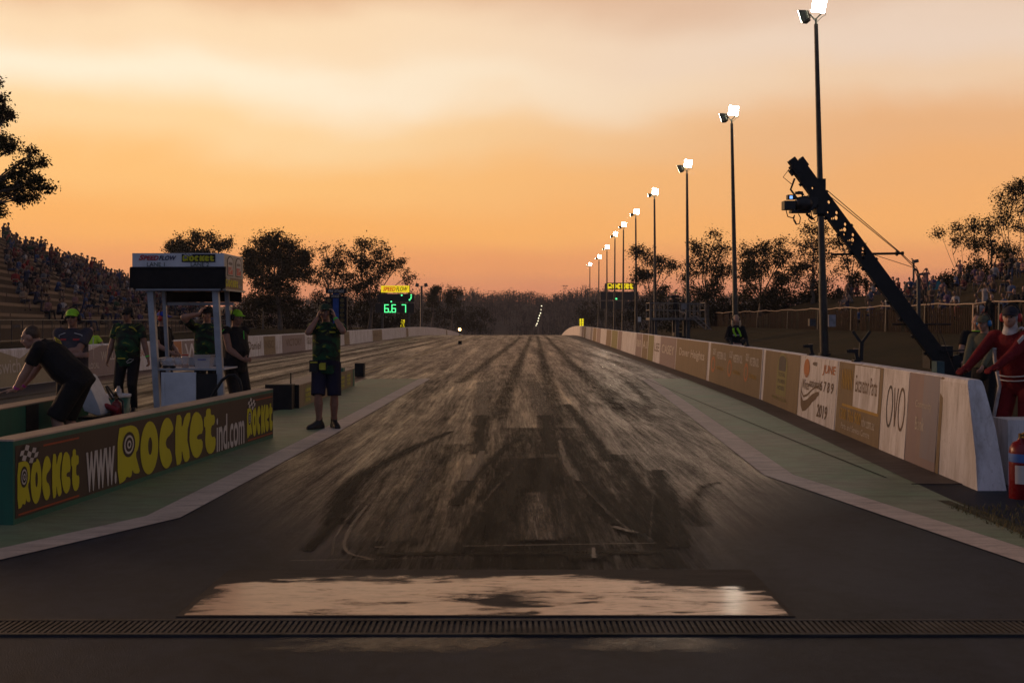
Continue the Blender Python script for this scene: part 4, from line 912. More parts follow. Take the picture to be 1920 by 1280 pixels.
# timing sensors clamped to the wall top
for i, (px, lab, ant) in enumerate(((1364,'small black sensor on the wall top by the woman\'s right elbow',0),(1393.5,'small black sensor on the wall top by the woman\'s left elbow',0),(1511,'small black sensor on the wall top above the white event advert',0),(1594,'black sensor with a V shaped aerial on the wall top above Excavator Parts',1))):
    Y = ypx(px); q = PR(-Y, 1.0); q.x += .08; t = thing('wall_sensor', q, lab, 'sensor')
    k = .78 if i > 1 else .7
    b = MB(); b.obox(q+V((0,0,.015)),(.09,.12,.03)); b.bar(q+V((.02,0,.02)),q+V((-.005,0,.17*k)),.06,.045); b.obox(q+V((-.04,0,.19*k)),(.13,.055,.05)); b.cyl(q+V((-.105,0,.19*k)),q+V((-.13,0,.185*k)),.022,.026,10); b.build('sensor_body', M_BLACK, t)
    if i > 1:
        b = MB(); b.box(q+V((-.03,-.035,.18*k+.036)),q+V((.03,.03,.18*k+.042))); b.build('top_plate', M_TAN, t)
    if ant:
        b = MB(); b.bar(q+V((.07,.02,.02)),q+V((.08,.02,.27)),.05,.05)
        for s in (-1,1): b.bar(q+V((.08,.02,.25)),q+V((.08+s*.12,.02,.42)),.02,.035)
        b.build('aerial', M_BLACK, t)
# fire extinguishers
M_RED = pm('extinguisher_red', (.17,.007,.009), .28, .15, 5); M_BRASS = pm('brass_valve', (.16,.11,.05), .4, .3, 8, 0, .7)
def extinguisher(loc, r, h, lab, band):
    t = thing('fire_extinguisher', loc, lab, 'fire extinguisher'); x, y, z = loc
    b = MB(); b.lathe(loc, [(r*.9,0),(r,.02),(r,h*.74),(r*.93,h*.80),(r*.70,h*.87),(r*.34,h*.90),(r*.3,h*.93)], 24); b.build('cylinder', M_RED, t)
    b = MB(); b.cyl((x,y,z+h*.92),(x,y,z+h),r*.25,n=10); b.bar((x,y,z+h*.985),(x+r*.2,y-r*1.2,z+h*1.06),.03,.014); b.bar((x,y,z+h*.95),(x+r*.2,y-r*1.2,z+h*.97),.03,.014); b.build('valve', M_BRASS, t)
    b = MB(); b.tube([(x+r*.2,y,z+h*.95),(x+r*1.1,y-.03,z+h*.9),(x+r*1.25,y-.03,z+h*.5),(x+r*1.1,y-.02,z+h*.2)], .014, 7); b.build('hose', M_BLACK, t)
    if band:
        b = MB(); b.lathe((x,y,z), [(r*1.004,h*.60),(r*1.008,h*.605),(r*1.008,h*.715),(r*1.004,h*.72)], 24); b.build('blue_band', pm('blue_label', (.05,.13,.38), .5), t)
        b = MB(); n = 8
        for i in range(n):
            a, c = R(215+i*7), R(222+i*7); rr = r*1.008; b.quad((x+rr*math.cos(a),y+rr*math.sin(a),z+h*.30),(x+rr*math.cos(c),y+rr*math.sin(c),z+h*.30),(x+rr*math.cos(c),y+rr*math.sin(c),z+h*.56),(x+rr*math.cos(a),y+rr*math.sin(a),z+h*.56))
        b.build('paper_label', M_SWHITE, t)
extinguisher((4.50,9.42,-.05), .105, .62, 'large red fire extinguisher with blue band beside the white wall end', True)
extinguisher((-4.78,12.9,0), .075, .66, 'red fire extinguisher in the staging pit beside the green tub', False)
# ================================================================ staging pit kit
M_ALU = pm('cart_aluminium', (.34,.36,.39), .45, .15, 4, 0, .35); M_PANELW = pm('white_sheet_panel', (.56,.57,.60), .5, .12, 3)
t = thing('timing_kiosk', (-4.65,15.4,0), 'tall white framed lane kiosk with SPEEDFLOW and ROCKET header over a small table', 'kiosk')
Y0, Y1 = 15.0, 16.04; P = lambda px, py, d_=0: W(px, py, Y0)+V((0,d_,0))
def post_(xt, xb, y, z1, w_=.085):
    b = MB(); b.hexa([(xb,y,0),(xb+w_,y,0),(xb+w_,y+w_,0),(xb,y+w_,0),(xt,y,z1),(xt+w_,y,z1),(xt+w_,y+w_,z1),(xt,y+w_,z1)]); b.build('post', M_ALU, t)
post_(-5.17,-5.05,15.1,2.02); post_(-4.25,-4.14,15.1,2.02); post_(-5.21,-5.10,15.85,2.1,.05); post_(-4.28,-4.17,15.85,2.1,.06)
b = MB(); x0, x1 = -5.34, -4.05; b.box((x0,Y0,2.28),(x1,Y1,2.51)); b.box((x0+.01,Y0+.01,2.0),(x1-.01,Y1-.01,2.28), 1)
b.box((x1-.008,Y0+.03,2.18),(x1+.004,Y1,2.50), 2); b.box((x1-.008,Y0+.03,2.01),(x1+.003,Y1,2.178), 3); b.box((x1-.02,Y0,1.985),(x1+.03,Y1+.05,2.008), 2)
hd = b.build('header_box', [M_PANELW, M_BLACK, worn('cream_sheet', (.44,.42,.36), (.2,.16,.13), .3), M_BROWN], t)
f = lambda u, v: V((u, Y0-.009, v))
b = MB(); a = lambda px: P(px,0).x
b.flat(text_geo('S', .3, .035), (a(260.5),2.412,a(271),2.505-.02), f, 0); b.flat(text_geo('PEED', .3, .035), (a(269),2.412,a(298),2.475), f, 0); b.flat(text_geo('FLOW', .3, .03), (a(298.5),2.412,a(331),2.475), f, 1)
b.flat(text_geo('LANE 1'), (a(276),2.325,a(309),2.382), f, 2); b.flat(text_geo('LANE 2'), (a(358),2.325,a(392),2.382), f, 2)
b.quad(f(a(341),2.385),f(a(404),2.385),f(a(404),2.497),f(a(341),2.497),3); rocket(b, (a(343),2.395,a(402),2.475), lambda u, v, h=0: V((u,Y0-.012-h,v)), 4, 1, 5)
b.build('header_lettering', [pm('sign_red',(.42,.02,.03),.5), pm('sign_navy',(.012,.014,.07),.5), pm('sign_green',(.02,.055,.045),.5), M_BLACK, M_YELP, M_SWHITE], hd)
b = MB(); f2 = lambda u, v: V((x1+.007, u, v))
for u0 in (15.14, 15.60):
    b.flat(shape_geo('arch', []), (u0,2.20,u0+.34,2.485), f2, 1); b.flat(shape_geo('arch', []), (u0+.03,2.215,u0+.31,2.47), lambda u, v: f2(u, v)+V((.002,0,0)), 0)
    b.quad(*[f2(u0+p, q)+V((.004,0,0)) for p, q in ((.05,2.225),(.29,2.225),(.29,2.33),(.05,2.33))], 2)
    for k in range(3): b.ngon([f2(u0+p, q)+V((.006,0,0)) for p, q in ((.05,2.25+.03*k),(.28,2.30+.012*k),(.28,2.315+.008*k))], 0)
    b.flat(text_geo('ANDRA', 0, .02), (u0+.07,2.36,u0+.27,2.40), lambda u, v: f2(u, v)+V((.004,0,0)), 1)
rocket(b, (15.06,2.04,15.74,2.15), lambda u, v, h=0: V((x1+.006+h,u,v)), 3, 1, 0); b.flat(text_geo('IND.com'), (15.78,2.04,15.98,2.09), f2, 0)
b.build('side_badges', [M_SWHITE, M_BLACK, pm('sign_red',(.42,.02,.03),.5), M_YELP], hd)
b = MB(); b.box((x0-.025,Y0-.035,2.02),(x1+.03,Y0-.012,2.295)); b.tube([(x0-.02,Y0-.02,2.295),(x1+.03,Y0-.02,2.30)], .022, 8); b.build('roll_down_blind', pm('black_fabric',(.006,.006,.007),.85,.2,5), t); b = MB(); b.box((x0+.08,Y1+.0,1.84),(x1-.02,Y1+.03,2.0)); b.build('rear_blind', pm('black_fabric',(.006,.006,.007),.85,.2,5), t)
b = MB(); b.box((x0+.05,Y0+.0,1.985),(x1-.05,Y0+.04,2.012)); b.box((-5.2,Y1-.15,1.79),(-4.15,Y1-.1,1.835)); b.box((-5.05,15.12,.86),(-4.1,15.16,.885)); b.box((-5.1,15.86,.9),(-4.15,15.9,1.02)); b.bar((-5.06,15.14,1.0),(-5.13,15.88,1.0),.05); b.build('frame_rails', M_ALU, t)
b = MB(); b.box((-5.06,15.14,.865),(-4.08,15.86,.885)); b.box((-5.05,15.18,.25),(-4.1,15.85,.28)); b.build('table_top', M_PANELW, t)
b = MB(); q, e = W(303,697,15.1), W(368,760,15.1); b.box((q.x,15.08,e.z-.3),(e.x,15.1,q.z-.005)); b.box((q.x+.02,15.07,e.z),(q.x+.05,15.085,q.z-.03)); b.build('white_door', M_PANELW, t)
b = MB(); q, e = W(368.5,701,15.1), W(407,760,15.1); b.box((q.x,15.09,e.z-.3),(e.x,15.12,q.z)); b.build('dark_panel', M_BLACK, t)
def clear_mat(name, col, al):
    m = bpy.data.materials.new(name); nt = nodes(m); b_ = pbsdf(nt, col, .15, 0, .8); b_.inputs['Alpha'].default_value = al; out(nt, b_.outputs[0]); return m
q = W(347,692,15.35); b = MB(); b.lathe((q.x,15.35,.886), [(.05,0),(.058,.02),(.056,.06),(.047,.09),(.055,.12),(.055,.155),(.044,.175)], 16); t = thing('glass_jar', (q.x,15.35,.886), 'clear jar with a red lid standing on the kiosk table', 'jar'); b.build('jar_body', clear_mat('clear_jar',(.7,.65,.6),.35), t)
b = MB(); b.cyl((q.x,15.35,1.06),(q.x,15.35,1.08),.05,n=16); b.build('lid', pm('lid_red',(.35,.02,.02),.4), t); b = MB(); b.cyl((q.x,15.35,.89),(q.x,15.35,.94),.045,n=12); b.build('contents', pm('orange_sweets',(.35,.13,.04),.5), t)
q = W(383,692,15.35); t = thing('plastic_box', (q.x,15.35,.886), 'clear plastic storage box with blue strip on the kiosk table', 'box'); b = MB(); b.hexa([(q.x-.1,15.25,.886),(q.x+.1,15.25,.886),(q.x+.1,15.45,.886),(q.x-.1,15.45,.886),(q.x-.12,15.23,1.06),(q.x+.12,15.23,1.06),(q.x+.12,15.47,1.06),(q.x-.12,15.47,1.06)]); b.build('tub', clear_mat('clear_plastic',(.6,.58,.58),.45), t)
b = MB(); b.box((q.x-.06,15.225,1.0),(q.x+.06,15.23,1.015)); b.build('blue_strip', pm('blue_strip',(.03,.05,.25),.5), t); b = MB(); b.box((q.x-.13,15.22,1.06),(q.x+.13,15.48,1.072)); b.build('lid', clear_mat('clear_plastic_lid',(.6,.58,.58),.6), t)
q = W(320,692,15.3); b = MB(); rnd = random.Random(4)
for i in range(7): b.ell((q.x+rnd.uniform(-.1,.1),15.3+rnd.uniform(-.06,.06),.94+rnd.uniform(-.02,.05)),(.08,.06,.06),9,0,(1,rnd.uniform(-.5,.5),rnd.uniform(-.5,.5)))
tag(b.build('plastic_bag', clear_mat('clear_bag',(.6,.6,.62),.5), None, (q.x,15.3,.886)), 'crumpled clear plastic bag lying on the kiosk table', 'bag')
b = MB(); b.ell((q.x-.05,15.2,.905),(.05,.04,.02),10); b.ell((q.x+.06,15.2,.905),(.05,.04,.02),10); b.bar((q.x-.05,15.2,.91),(q.x+.06,15.2,.91),.02); tag(b.build('gloves', M_BLACK, None, (q.x,15.2,.886)), 'dark gloves lying in front of the plastic bag on the table', 'gloves')
# padded white wedge, tub and hoses
t = thing('padded_trolley', (-4.93,12.6,0), 'white padded wedge shaped cover on a trolley behind the bending man', 'trolley')
P = lambda px, py, d_=0: W(px, py, 12.6)+V((0,d_,0)); pts = smooth_loop([(149,706),(153,703),(159,706),(170,728),(184,757),(190,774),(186,781),(172,776),(152,769)], 1)
b = MB(); b.loft([[P(x,y,d_) for x, y in [((p[0]-169)*s_+169,(p[1]-745)*s_+745) for p in pts]] for d_, s_ in ((0,.94),(.02,1),(.36,1),(.38,.94))], 0, False); b.build('padded_cover', pm('white_vinyl',(.50,.50,.52),.5,.15,5,.4), t)
b = MB(); a, c = P(150,774), P(196,780); b.box((a.x,12.55,.40),(c.x,13.0,.43)); b.build('black_edge', M_BLACK, t); b = MB(); b.box((a.x+.03,12.58,.06),(c.x-.03,12.97,.40)); b.build('trolley_base', M_PANELW, t)
t = thing('green_tub', (-5.02,13.5,0), 'green plastic tub with a white rim standing in the staging pit', 'tub')
b = MB(); b.lathe((-5.02,13.5,0), [(.15,0),(.165,.3),(.18,.60),(.165,.60),(.15,.3),(.14,.05)], 24); b.build('tub_body', pm('green_plastic',(.012,.10,.075),.4,.2,4), t)
b = MB(); b.lathe((-5.02,13.5,0), [(.178,.595),(.19,.60),(.192,.63),(.178,.635),(.165,.62)], 24); b.build('rim', M_WHITE, t)
b = MB(); b.tube([W(199,723,13.2),W(203,735,13.2),W(210,748,13.1)],.016,6); b.tube([W(201,724,13.2),W(214,742,13.1)],.014,6); tag(b.build('pump_handle', M_BLACK, None, W(205,735,13.2)), 'black angled pump handle leaning over the green tub', 'handle')
b = MB(); q = W(222,740,13.3); b.lathe((q.x,13.3,.62), [(.04,0),(.045,.03),(.04,.08),(.02,.11),(.02,.13)], 12); tag(b.build('bottle', clear_mat('clear_bottle',(.6,.6,.6),.4), None, (q.x,13.3,.62)), 'small clear bottle standing at the rim of the green tub', 'bottle')
b = MB(); b.tube([(W(188,763,12.8)),W(200,761,12.8),W(212,766,12.8),W(221,770,12.8)],.035,8); tag(b.build('red_hose', pm('hose_red',(.25,.015,.02),.5), None, W(200,765,12.8)), 'thick red hose lying between the padded cover and the extinguisher', 'hose')
b = MB(); b.tube(rounded(rounded([W(392,752,14.9),W(405,728,14.9),W(424,706,14.9),W(442,703,14.9),W(453,722,14.9),W(452,745,14.9)])),.022,8) if False else b.tube([V(p) for p in [W(392,752,14.9),W(405,730,14.9),W(416,713,14.9),W(428,704,14.9),W(440,703,14.9),W(449,712,14.9),W(453,728,14.9),W(452,752,14.9)]],.022,8)
tag(b.build('hose', M_BLACK, None, W(420,740,14.9)), 'black hose looping up between the kiosk and the lime capped marshal', 'hose')
# ================================================================ trees
def leafmat(name, c1, c2):
    m = bpy.data.materials.new(name); nt = nodes(m); co = coords(nt)
    cc = mix(nt, ramp(nt, noise(nt, co, .7, 4), [(.35,(0,0,0)),(.65,(1,1,1))]), c1, c2)
    d = N(nt, 'ShaderNodeBsdfDiffuse', {0: cc}); tr = N(nt, 'ShaderNodeBsdfTranslucent', {0: cc})
    out(nt, N(nt, 'ShaderNodeMixShader', {0: .22, 1: d.outputs[0], 2: tr.outputs[0]}).outputs[0]); return m
M_LEAF = leafmat('gum_leaves', (.034,.036,.016), (.022,.024,.011)); M_BARK = pm('gum_bark', (.085,.068,.055), .85, .4, 3, .4)
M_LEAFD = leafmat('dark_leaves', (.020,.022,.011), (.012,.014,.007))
def leaves(b, c, n, spread, size, rnd, m=0):
    for _ in range(n):
        p = c+V((rnd.gauss(0,1)*spread, rnd.gauss(0,1)*spread, rnd.gauss(0,1)*spread*.8))
        d = V((rnd.gauss(0,1), rnd.gauss(0,1), rnd.gauss(-.55,.8))).normalized(); L = size*rnd.uniform(.5,1.25)
        s = d.cross(V((rnd.gauss(0,1), rnd.gauss(0,1), rnd.gauss(0,1)))).normalized()*L*rnd.uniform(.15,.30)
        b.v += [tuple(p), tuple(p+d*L*.45+s), tuple(p+d*L), tuple(p+d*L*.5-s)]
        k = len(b.v)-4; b.f.append((k,k+1,k+2,k+3)); b.m.append(m); b.s.append(False)
def curve(a, c, rnd, sag=.12, n=5, up=0.0):
    L = (c-a).length; off = V((rnd.uniform(-1,1), rnd.uniform(-1,1), rnd.uniform(-.3,1)+up))*L*sag
    return [a+(c-a)*(i/n)+off*math.sin(math.pi*i/n) for i in range(n+1)]
def tree(label, Y, base_px, blobs, seed, size=.26, tips=10, lf=26, trunk=.22, spread=.42, forks=None, group='trees around the track', mat=None, name='gum_tree', trunks=None, k_tip=.92):
    rnd = random.Random(seed); bx = (base_px-CX)/F*Y; base = V((bx, Y, gz(bx, Y))); s = Y/F
    t = thing(name, base, label, 'tree', group); tb, cb = MB(), MB()
    B = [(W(px,py,Y), rx*s, ry*s, dn) for px, py, rx, ry, dn in blobs]
    zmin = min(c.z-ry for c, rx, ry, dn in B); zmax = max(c.z+ry for c, rx, ry, dn in B)
    tr = [V(((q-CX)/F*Y, Y+rnd.uniform(-.5,.5), base.z)) for q in (trunks or [base_px])]
    cen = sum((c for c, *_ in B), V((0,0,0)))/len(B)
    fks = []
    for q in tr:
        f = V((q.x+(cen.x-q.x)*.35, q.y, max(base.z+1.2, base.z+(zmin-base.z)*.75+.15*(zmax-zmin))))
        f.z = min(f.z, zmin+.35*(zmax-zmin)); fks.append(f); tb.tube(curve(q-V((0,0,.3)), f, rnd, .05, 5), [trunk*(1.15-.09*i) for i in range(6)], 7)
    for c, rx, ry, dn in B:
        c = c+V((0, rnd.uniform(-1,1)*rx*.6, 0)); f = min(fks, key=lambda q: (q-c).length)
        limb = curve(f, c, rnd, .10, 5, .1); r0 = trunk*.42*min(1.2, (.4+.25*rx)); tb.tube(limb, [r0*(1-.12*i) for i in range(6)], 6)
        n = max(4, int(tips*dn*(.35+rx*ry*.16)))
        for _ in range(n):
            while True:
                u = V((rnd.uniform(-1,1), rnd.uniform(-1,1), rnd.uniform(-1,1)))
                if .12 < u.length < 1: break
            u = u.normalized()*(u.length**.6)*k_tip; tip = c+V((u.x*rx, u.y*rx*.85, u.z*ry))
            st = limb[rnd.choice((3,4,5,5))]; br = curve(st, tip, rnd, .16, 4); tb.tube(br, [.045*(size/.26), .034, .026, .018, .010], 4)
            m_ = int(lf*2.9*rnd.uniform(.5,1.5)); leaves(cb, tip, m_, spread*rnd.uniform(.5,1.05), size*.86, rnd); leaves(cb, br[3], m_//2, spread*.8, size, rnd); leaves(cb, br[2], m_//4, spread*.7, size, rnd)
    tb.build('trunk', M_BARK, t); cb.build('crown', mat or M_LEAF, t); return t
# left row behind the kiosk and scoreboard
tree('broad gum tree top showing above the kiosk header', 118, 380, [(345,458,30,20,1.2),(380,446,38,17,1.4),(415,456,22,20,1.1),(328,462,14,10,.8),(375,478,55,26,1.5)], 11, .30, 13, 30)
tree('largest dark dense gum tree, right of the kiosk', 112, 525, [(520,458,40,24,1.8),(490,480,36,36,1.7),(545,480,38,40,1.8),(570,500,28,40,1.4),(520,520,60,40,1.9),(470,500,22,40,1.2),(505,562,60,30,1.8)], 12, .30, 15, 32, .3)
tree('thin topped gum tree between the dense tree and the tall one', 118, 625, [(632,462,22,16,.7),(612,478,24,22,.8),(640,492,26,26,1.0),(605,515,30,30,1.2),(645,530,28,34,1.2),(622,565,36,30,1.3)], 13, .27, 12, 26)
tree('tall gum tree with spreading right side above the green scoreboard', 116, 692, [(685,452,22,14,.8),(712,464,20,14,.8),(680,485,28,24,1.2),(715,495,36,24,1.2),(748,500,20,18,.9),(765,518,12,14,.7),(700,525,44,26,1.3),(668,545,30,30,1.2),(705,565,40,26,1.3)], 14, .28, 13, 26, .24)
tree('small open gum tree right of the two-lamp pole', 170, 812, [(808,548,12,11,.9),(822,545,9,10,.8),(812,566,18,16,1.1)], 15, .34, 14, 20, .2)
tree('small twin stemmed gum tree nearest the hills on the left', 180, 848, [(848,543,9,8,.8),(860,546,8,9,.7),(838,552,8,10,.8),(850,566,16,14,1.1)], 16, .34, 14, 18, .18)
# right row
tree('open gum tree behind the fourth and fifth floodlights', 120, 1218, [(1190,468,14,10,.8),(1205,472,14,12,.8),(1225,484,22,14,1.0),(1200,500,16,18,.8),(1245,490,16,12,.8),(1258,500,12,8,.7),(1225,518,30,20,1.0),(1195,520,12,14,.6),(1240,548,30,20,1.2)], 21, .28, 12, 24, .2)
tree('gum tree left of the second floodlight pole', 100, 1330, [(1340,447,20,14,.8),(1310,462,18,14,.8),(1355,465,20,18,.9),(1325,485,34,24,1.2),(1290,508,20,22,1.1),(1345,520,40,34,1.6),(1305,548,34,26,1.6)], 22, .26, 12, 26)
tree('dense dark gum tree right of the second floodlight pole', 102, 1425, [(1402,468,18,18,1.0),(1430,464,22,16,1.3),(1465,460,16,14,.7),(1425,495,42,28,1.7),(1470,490,20,24,.9),(1400,530,30,34,1.6),(1450,540,40,34,1.7)], 23, .26, 13, 28)
tree('tall thin gum tree behind the nearest floodlight pole', 98, 1525, [(1515,436,18,14,.9),(1540,430,14,12,.7),(1508,462,20,20,1.0),(1545,470,22,24,1.0),(1520,500,34,28,1.2),(1490,515,24,26,1.2),(1540,540,40,34,1.5)], 24, .25, 12, 26)
tree('wispy gum tree behind the lower half of the jib arm', 96, 1590, [(1575,450,18,14,.7),(1600,460,16,16,.7),(1580,485,26,20,.9),(1615,495,16,18,.7),(1590,520,34,24,1.0),(1625,530,18,18,.7),(1590,555,36,20,1.4)], 25, .25, 12, 24)
tree('leaning gum with bare stems left of the far right trees', 95, 1800, [(1768,437,14,12,.7),(1795,428,12,10,.8),(1782,452,16,14,.6),(1812,450,14,14,.7),(1780,520,22,16,1.2)], 26, .22, 12, 20, .10, trunks=[1808,1812,1816], group='trees on the right hillside')
tree('full crowned gum tree on the hillside, left of the tallest one', 92, 1845, [(1835,420,18,14,.9),(1858,412,16,14,.9),(1848,440,26,18,1.1),(1832,465,22,22,1.0),(1862,470,22,22,1.2),(1845,500,34,26,1.5)], 27, .22, 13, 26, .14, trunks=[1838,1852], group='trees on the right hillside')
tree('tallest gum tree at the right edge of the picture', 80, 1915, [(1890,348,18,14,.9),(1915,340,20,12,1.0),(1876,375,16,18,.8),(1905,380,26,22,.9),(1935,370,22,26,.9),(1880,405,16,16,.7),(1920,420,26,26,.9),(1893,470,30,22,1.4),(1900,500,40,30,1.6)], 28, .20, 13, 26, .13, trunks=[1898,1925], group='trees on the right hillside')
# the near tree whose branches hang in at the left edge
tree('near gum tree whose leafy branches reach in at the left edge', 42, -150, [(-4,150,12,16,.9),(8,195,16,20,1.0),(14,215,14,12,1.0),(0,262,18,22,1.5),(22,272,8,16,.8),(55,292,22,22,.8),(75,310,16,16,.6),(40,322,26,20,1.3),(70,340,22,18,1.2),(10,350,34,22,2.0),(45,368,26,14,1.0),(90,352,10,8,.7),(4,395,10,14,.8),(-40,320,40,60,1.5),(-50,180,40,60,1.4),(-90,80,50,50,1.5)], 31, .15, 20, 20, .26, .16, group='trees around the track')
# undergrowth below the trees
def shrub(label, Y, px, py, rx, ry, seed, mat=M_LEAFD, group='dark shrubs under the trees'):
    rnd = random.Random(seed); s = Y/F; c = W(px, py, Y); g = gz(c.x, Y); t = thing('shrub', (c.x,Y,g), label, 'shrub', group); cb = MB(); tb = MB()
    tb.tube([(c.x,Y,g-.2),(c.x+.2,Y,c.z)], [.12,.05], 6)
    for _ in range(int(26+rx*ry*s*s*9)):
        while True:
            u = V((rnd.uniform(-1,1), rnd.uniform(-1,1), rnd.uniform(-1,1)))
            if u.length < 1: break
        leaves(cb, c+V((u.x*rx*s, u.y*rx*s*.6, u.z*ry*s)), 26, .35, .32, rnd)
    zb = g
    for _ in range(int(20+rx*s*10)): leaves(cb, V((c.x+rnd.uniform(-1,1)*rx*s, Y+rnd.uniform(-1,1), rnd.uniform(zb, max(zb+.3, c.z)))), 26, .4, .32, rnd)
    tb.build('stem', M_BARK, t); cb.build('foliage', mat, t)
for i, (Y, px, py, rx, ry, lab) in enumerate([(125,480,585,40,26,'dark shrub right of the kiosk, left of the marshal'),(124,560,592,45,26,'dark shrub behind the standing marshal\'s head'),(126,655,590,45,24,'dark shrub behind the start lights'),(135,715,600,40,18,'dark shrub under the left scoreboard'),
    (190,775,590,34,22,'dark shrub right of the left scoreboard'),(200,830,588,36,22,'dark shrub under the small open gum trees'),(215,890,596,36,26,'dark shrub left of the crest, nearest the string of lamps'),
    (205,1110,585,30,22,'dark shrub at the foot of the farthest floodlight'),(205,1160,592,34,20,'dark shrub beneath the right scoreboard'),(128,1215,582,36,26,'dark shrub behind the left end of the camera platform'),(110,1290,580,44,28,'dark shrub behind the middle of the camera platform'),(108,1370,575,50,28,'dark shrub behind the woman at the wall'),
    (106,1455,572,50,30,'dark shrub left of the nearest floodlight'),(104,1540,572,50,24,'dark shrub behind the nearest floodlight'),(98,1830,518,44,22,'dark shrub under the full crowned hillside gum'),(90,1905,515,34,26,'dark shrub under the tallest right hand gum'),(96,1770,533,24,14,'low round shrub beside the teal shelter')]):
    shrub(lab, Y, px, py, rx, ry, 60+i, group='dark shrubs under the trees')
# wooded hills: one mass
rnd = random.Random(77); cb = MB()
M_FOR = leafmat('forest_leaves', (.013,.016,.020), (.009,.011,.014))
for i in range(2600):
    y = 420+190*rnd.random()**.6; x = rnd.uniform(-.26,.36)*y; z = hz(x, y); h = rnd.uniform(3.0,6.5)*(1.35 if rnd.random() < .12 else 1)
    if y > 585: h *= rnd.uniform(.7,1.15)
    for k in range(rnd.randint(6,8)):
        c = V((x+rnd.gauss(0,1)*h*.26, y+rnd.gauss(0,1), z+h*rnd.uniform(.05,1.0))); leaves(cb, c, 11, h*.12, h*.13, rnd)
    cb.bar((x,y,z-.5),(x,y,z+h*.8),.3)
o = cb.build('forest', M_FOR); tag(o, 'far wooded hills standing as one dark mass behind the track crest', 'woods', kind='stuff')
# ================================================================ grandstand and crowds
DS = V((-.0995,.995,0)); NS = V((.995,.0995,0)); F0 = V((-24,50,.62)); ROWD = .82
def rise(t): return max(.18, .463-.0040*(t-34))
def SP(t, k, dz=0): return F0+DS*t-NS*(ROWD*k)+V((0,0,rise(t)*k+dz))
M_TIER = worn('stand_concrete', (.075,.055,.043), (.04,.03,.025), .6, .8)
M_BENCH = worn('bench_planks', (.20,.145,.108), (.10,.07,.052), .5, .6)
def stand(label, t0, t1, rows, fz):
    t = thing('grandstand', fz(t0,0), label, 'grandstand'); ts = rng(t0, t1, 3.0); n = len(ts)
    b = MB()
    for k in range(rows):
        q = len(b.v)
        for u in ts:
            a = fz(u,k); r = (fz(u,k+1)-a).z
            b.v += [tuple(a), tuple(a+V((0,0,r))), tuple(a+V((0,0,r))-NS*ROWD)]
        for i in range(n-1):
            for j in (0,1): b.f.append((q+3*i+j, q+3*i+3+j, q+3*i+4+j, q+3*i+1+j)); b.m.append(0); b.s.append(False)
    for u in (t0, t1):
        pts = [fz(u,0)-V((0,0,1.2))]
        for k in range(rows): a = fz(u,k); r = (fz(u,k+1)-a).z; pts += [a, a+V((0,0,r)), a+V((0,0,r))-NS*ROWD]
        e = fz(u,rows); pts += [V((e.x,e.y,fz(u,0).z-1.2))]
        for i in range(1, len(pts)-2): b.add([pts[0], pts[i], pts[i+1]], [(0,1,2)])
        b.add([pts[0], pts[-2], pts[-1]], [(0,1,2)])
    b.build('tiers', M_TIER, t)
    b = MB(); rnd = random.Random(rows)
    for k in range(rows):
        u = t0+.3
        while u < t1-4:
            L = rnd.choice((5,6,8)); e = min(u+L, t1-.3); p, q = (fz(j,k)+V((0,0,(fz(j,k+1)-fz(j,k)).z+.04)) for j in (u, e))
            b.bar(p-NS*.17, q-NS*.17, .37, .16); u = e+rnd.choice((.15,.15,1.2))
    b.build('bench_planks', M_BENCH, t); return t
ST = stand('long stepped grandstand full of spectators on the left', -12, 74, 15, SP)
b = MB(); top = lambda u: SP(u,15)-NS*.3
for h in (.45, 1.05): b.tube([top(u)+V((0,0,h)) for u in rng(-12,74,2)], .028, 5)
for u in rng(-12,74,1.5): b.bar(top(u), top(u)+V((0,0,1.05)), .04)
e = SP(74.2,15); 
for h in (.5, 1.05): b.tube([e+V((0,0,h))]+[SP(74.2,k)+V((0,0,h)) for k in range(14,-1,-2)], .028, 5)
for k in range(0,16,3): b.bar(SP(74.2,k), SP(74.2,k)+V((0,0,1.05)), .04)
b.build('top_rail', M_DGREY, ST)
for u in (22, 45):
    b = MB()
    for h in (.55, .95): b.tube([SP(u,k)+V((0,0,h+rise(u))) for k in range(0,15)], .024, 5)
    for k in range(0,15,3): b.bar(SP(u,k)+V((0,0,rise(u))), SP(u,k)+V((0,0,rise(u)+.95)), .04)
    b.build('aisle_rail', M_DGREY, ST)
def SP2(t, k, dz=0): return F0+DS*t-NS*(ROWD*k)+V((0,0,.30*k+dz-.2))
ST2 = stand('low grandstand beyond the big one, behind the kiosk', 84, 150, 8, SP2)
t = thing('stand_fence', (-22.5,50,.6), 'grey pipe railing fence in front of the left grandstand', 'fence')
fp = lambda u, h: F0+DS*u+NS*1.6+V((0,0,h-.05))
b = MB()
for h in (.08, 1.0): b.tube([fp(u,h) for u in rng(-22,150,4)], .03, 6)
b.build('rails', M_GREYST, t)
b = MB()
for u in rng(-22,150,1.35): b.bar(fp(u,-.1), fp(u,1.0), .035)
b.build('uprights', M_DGREY, t)
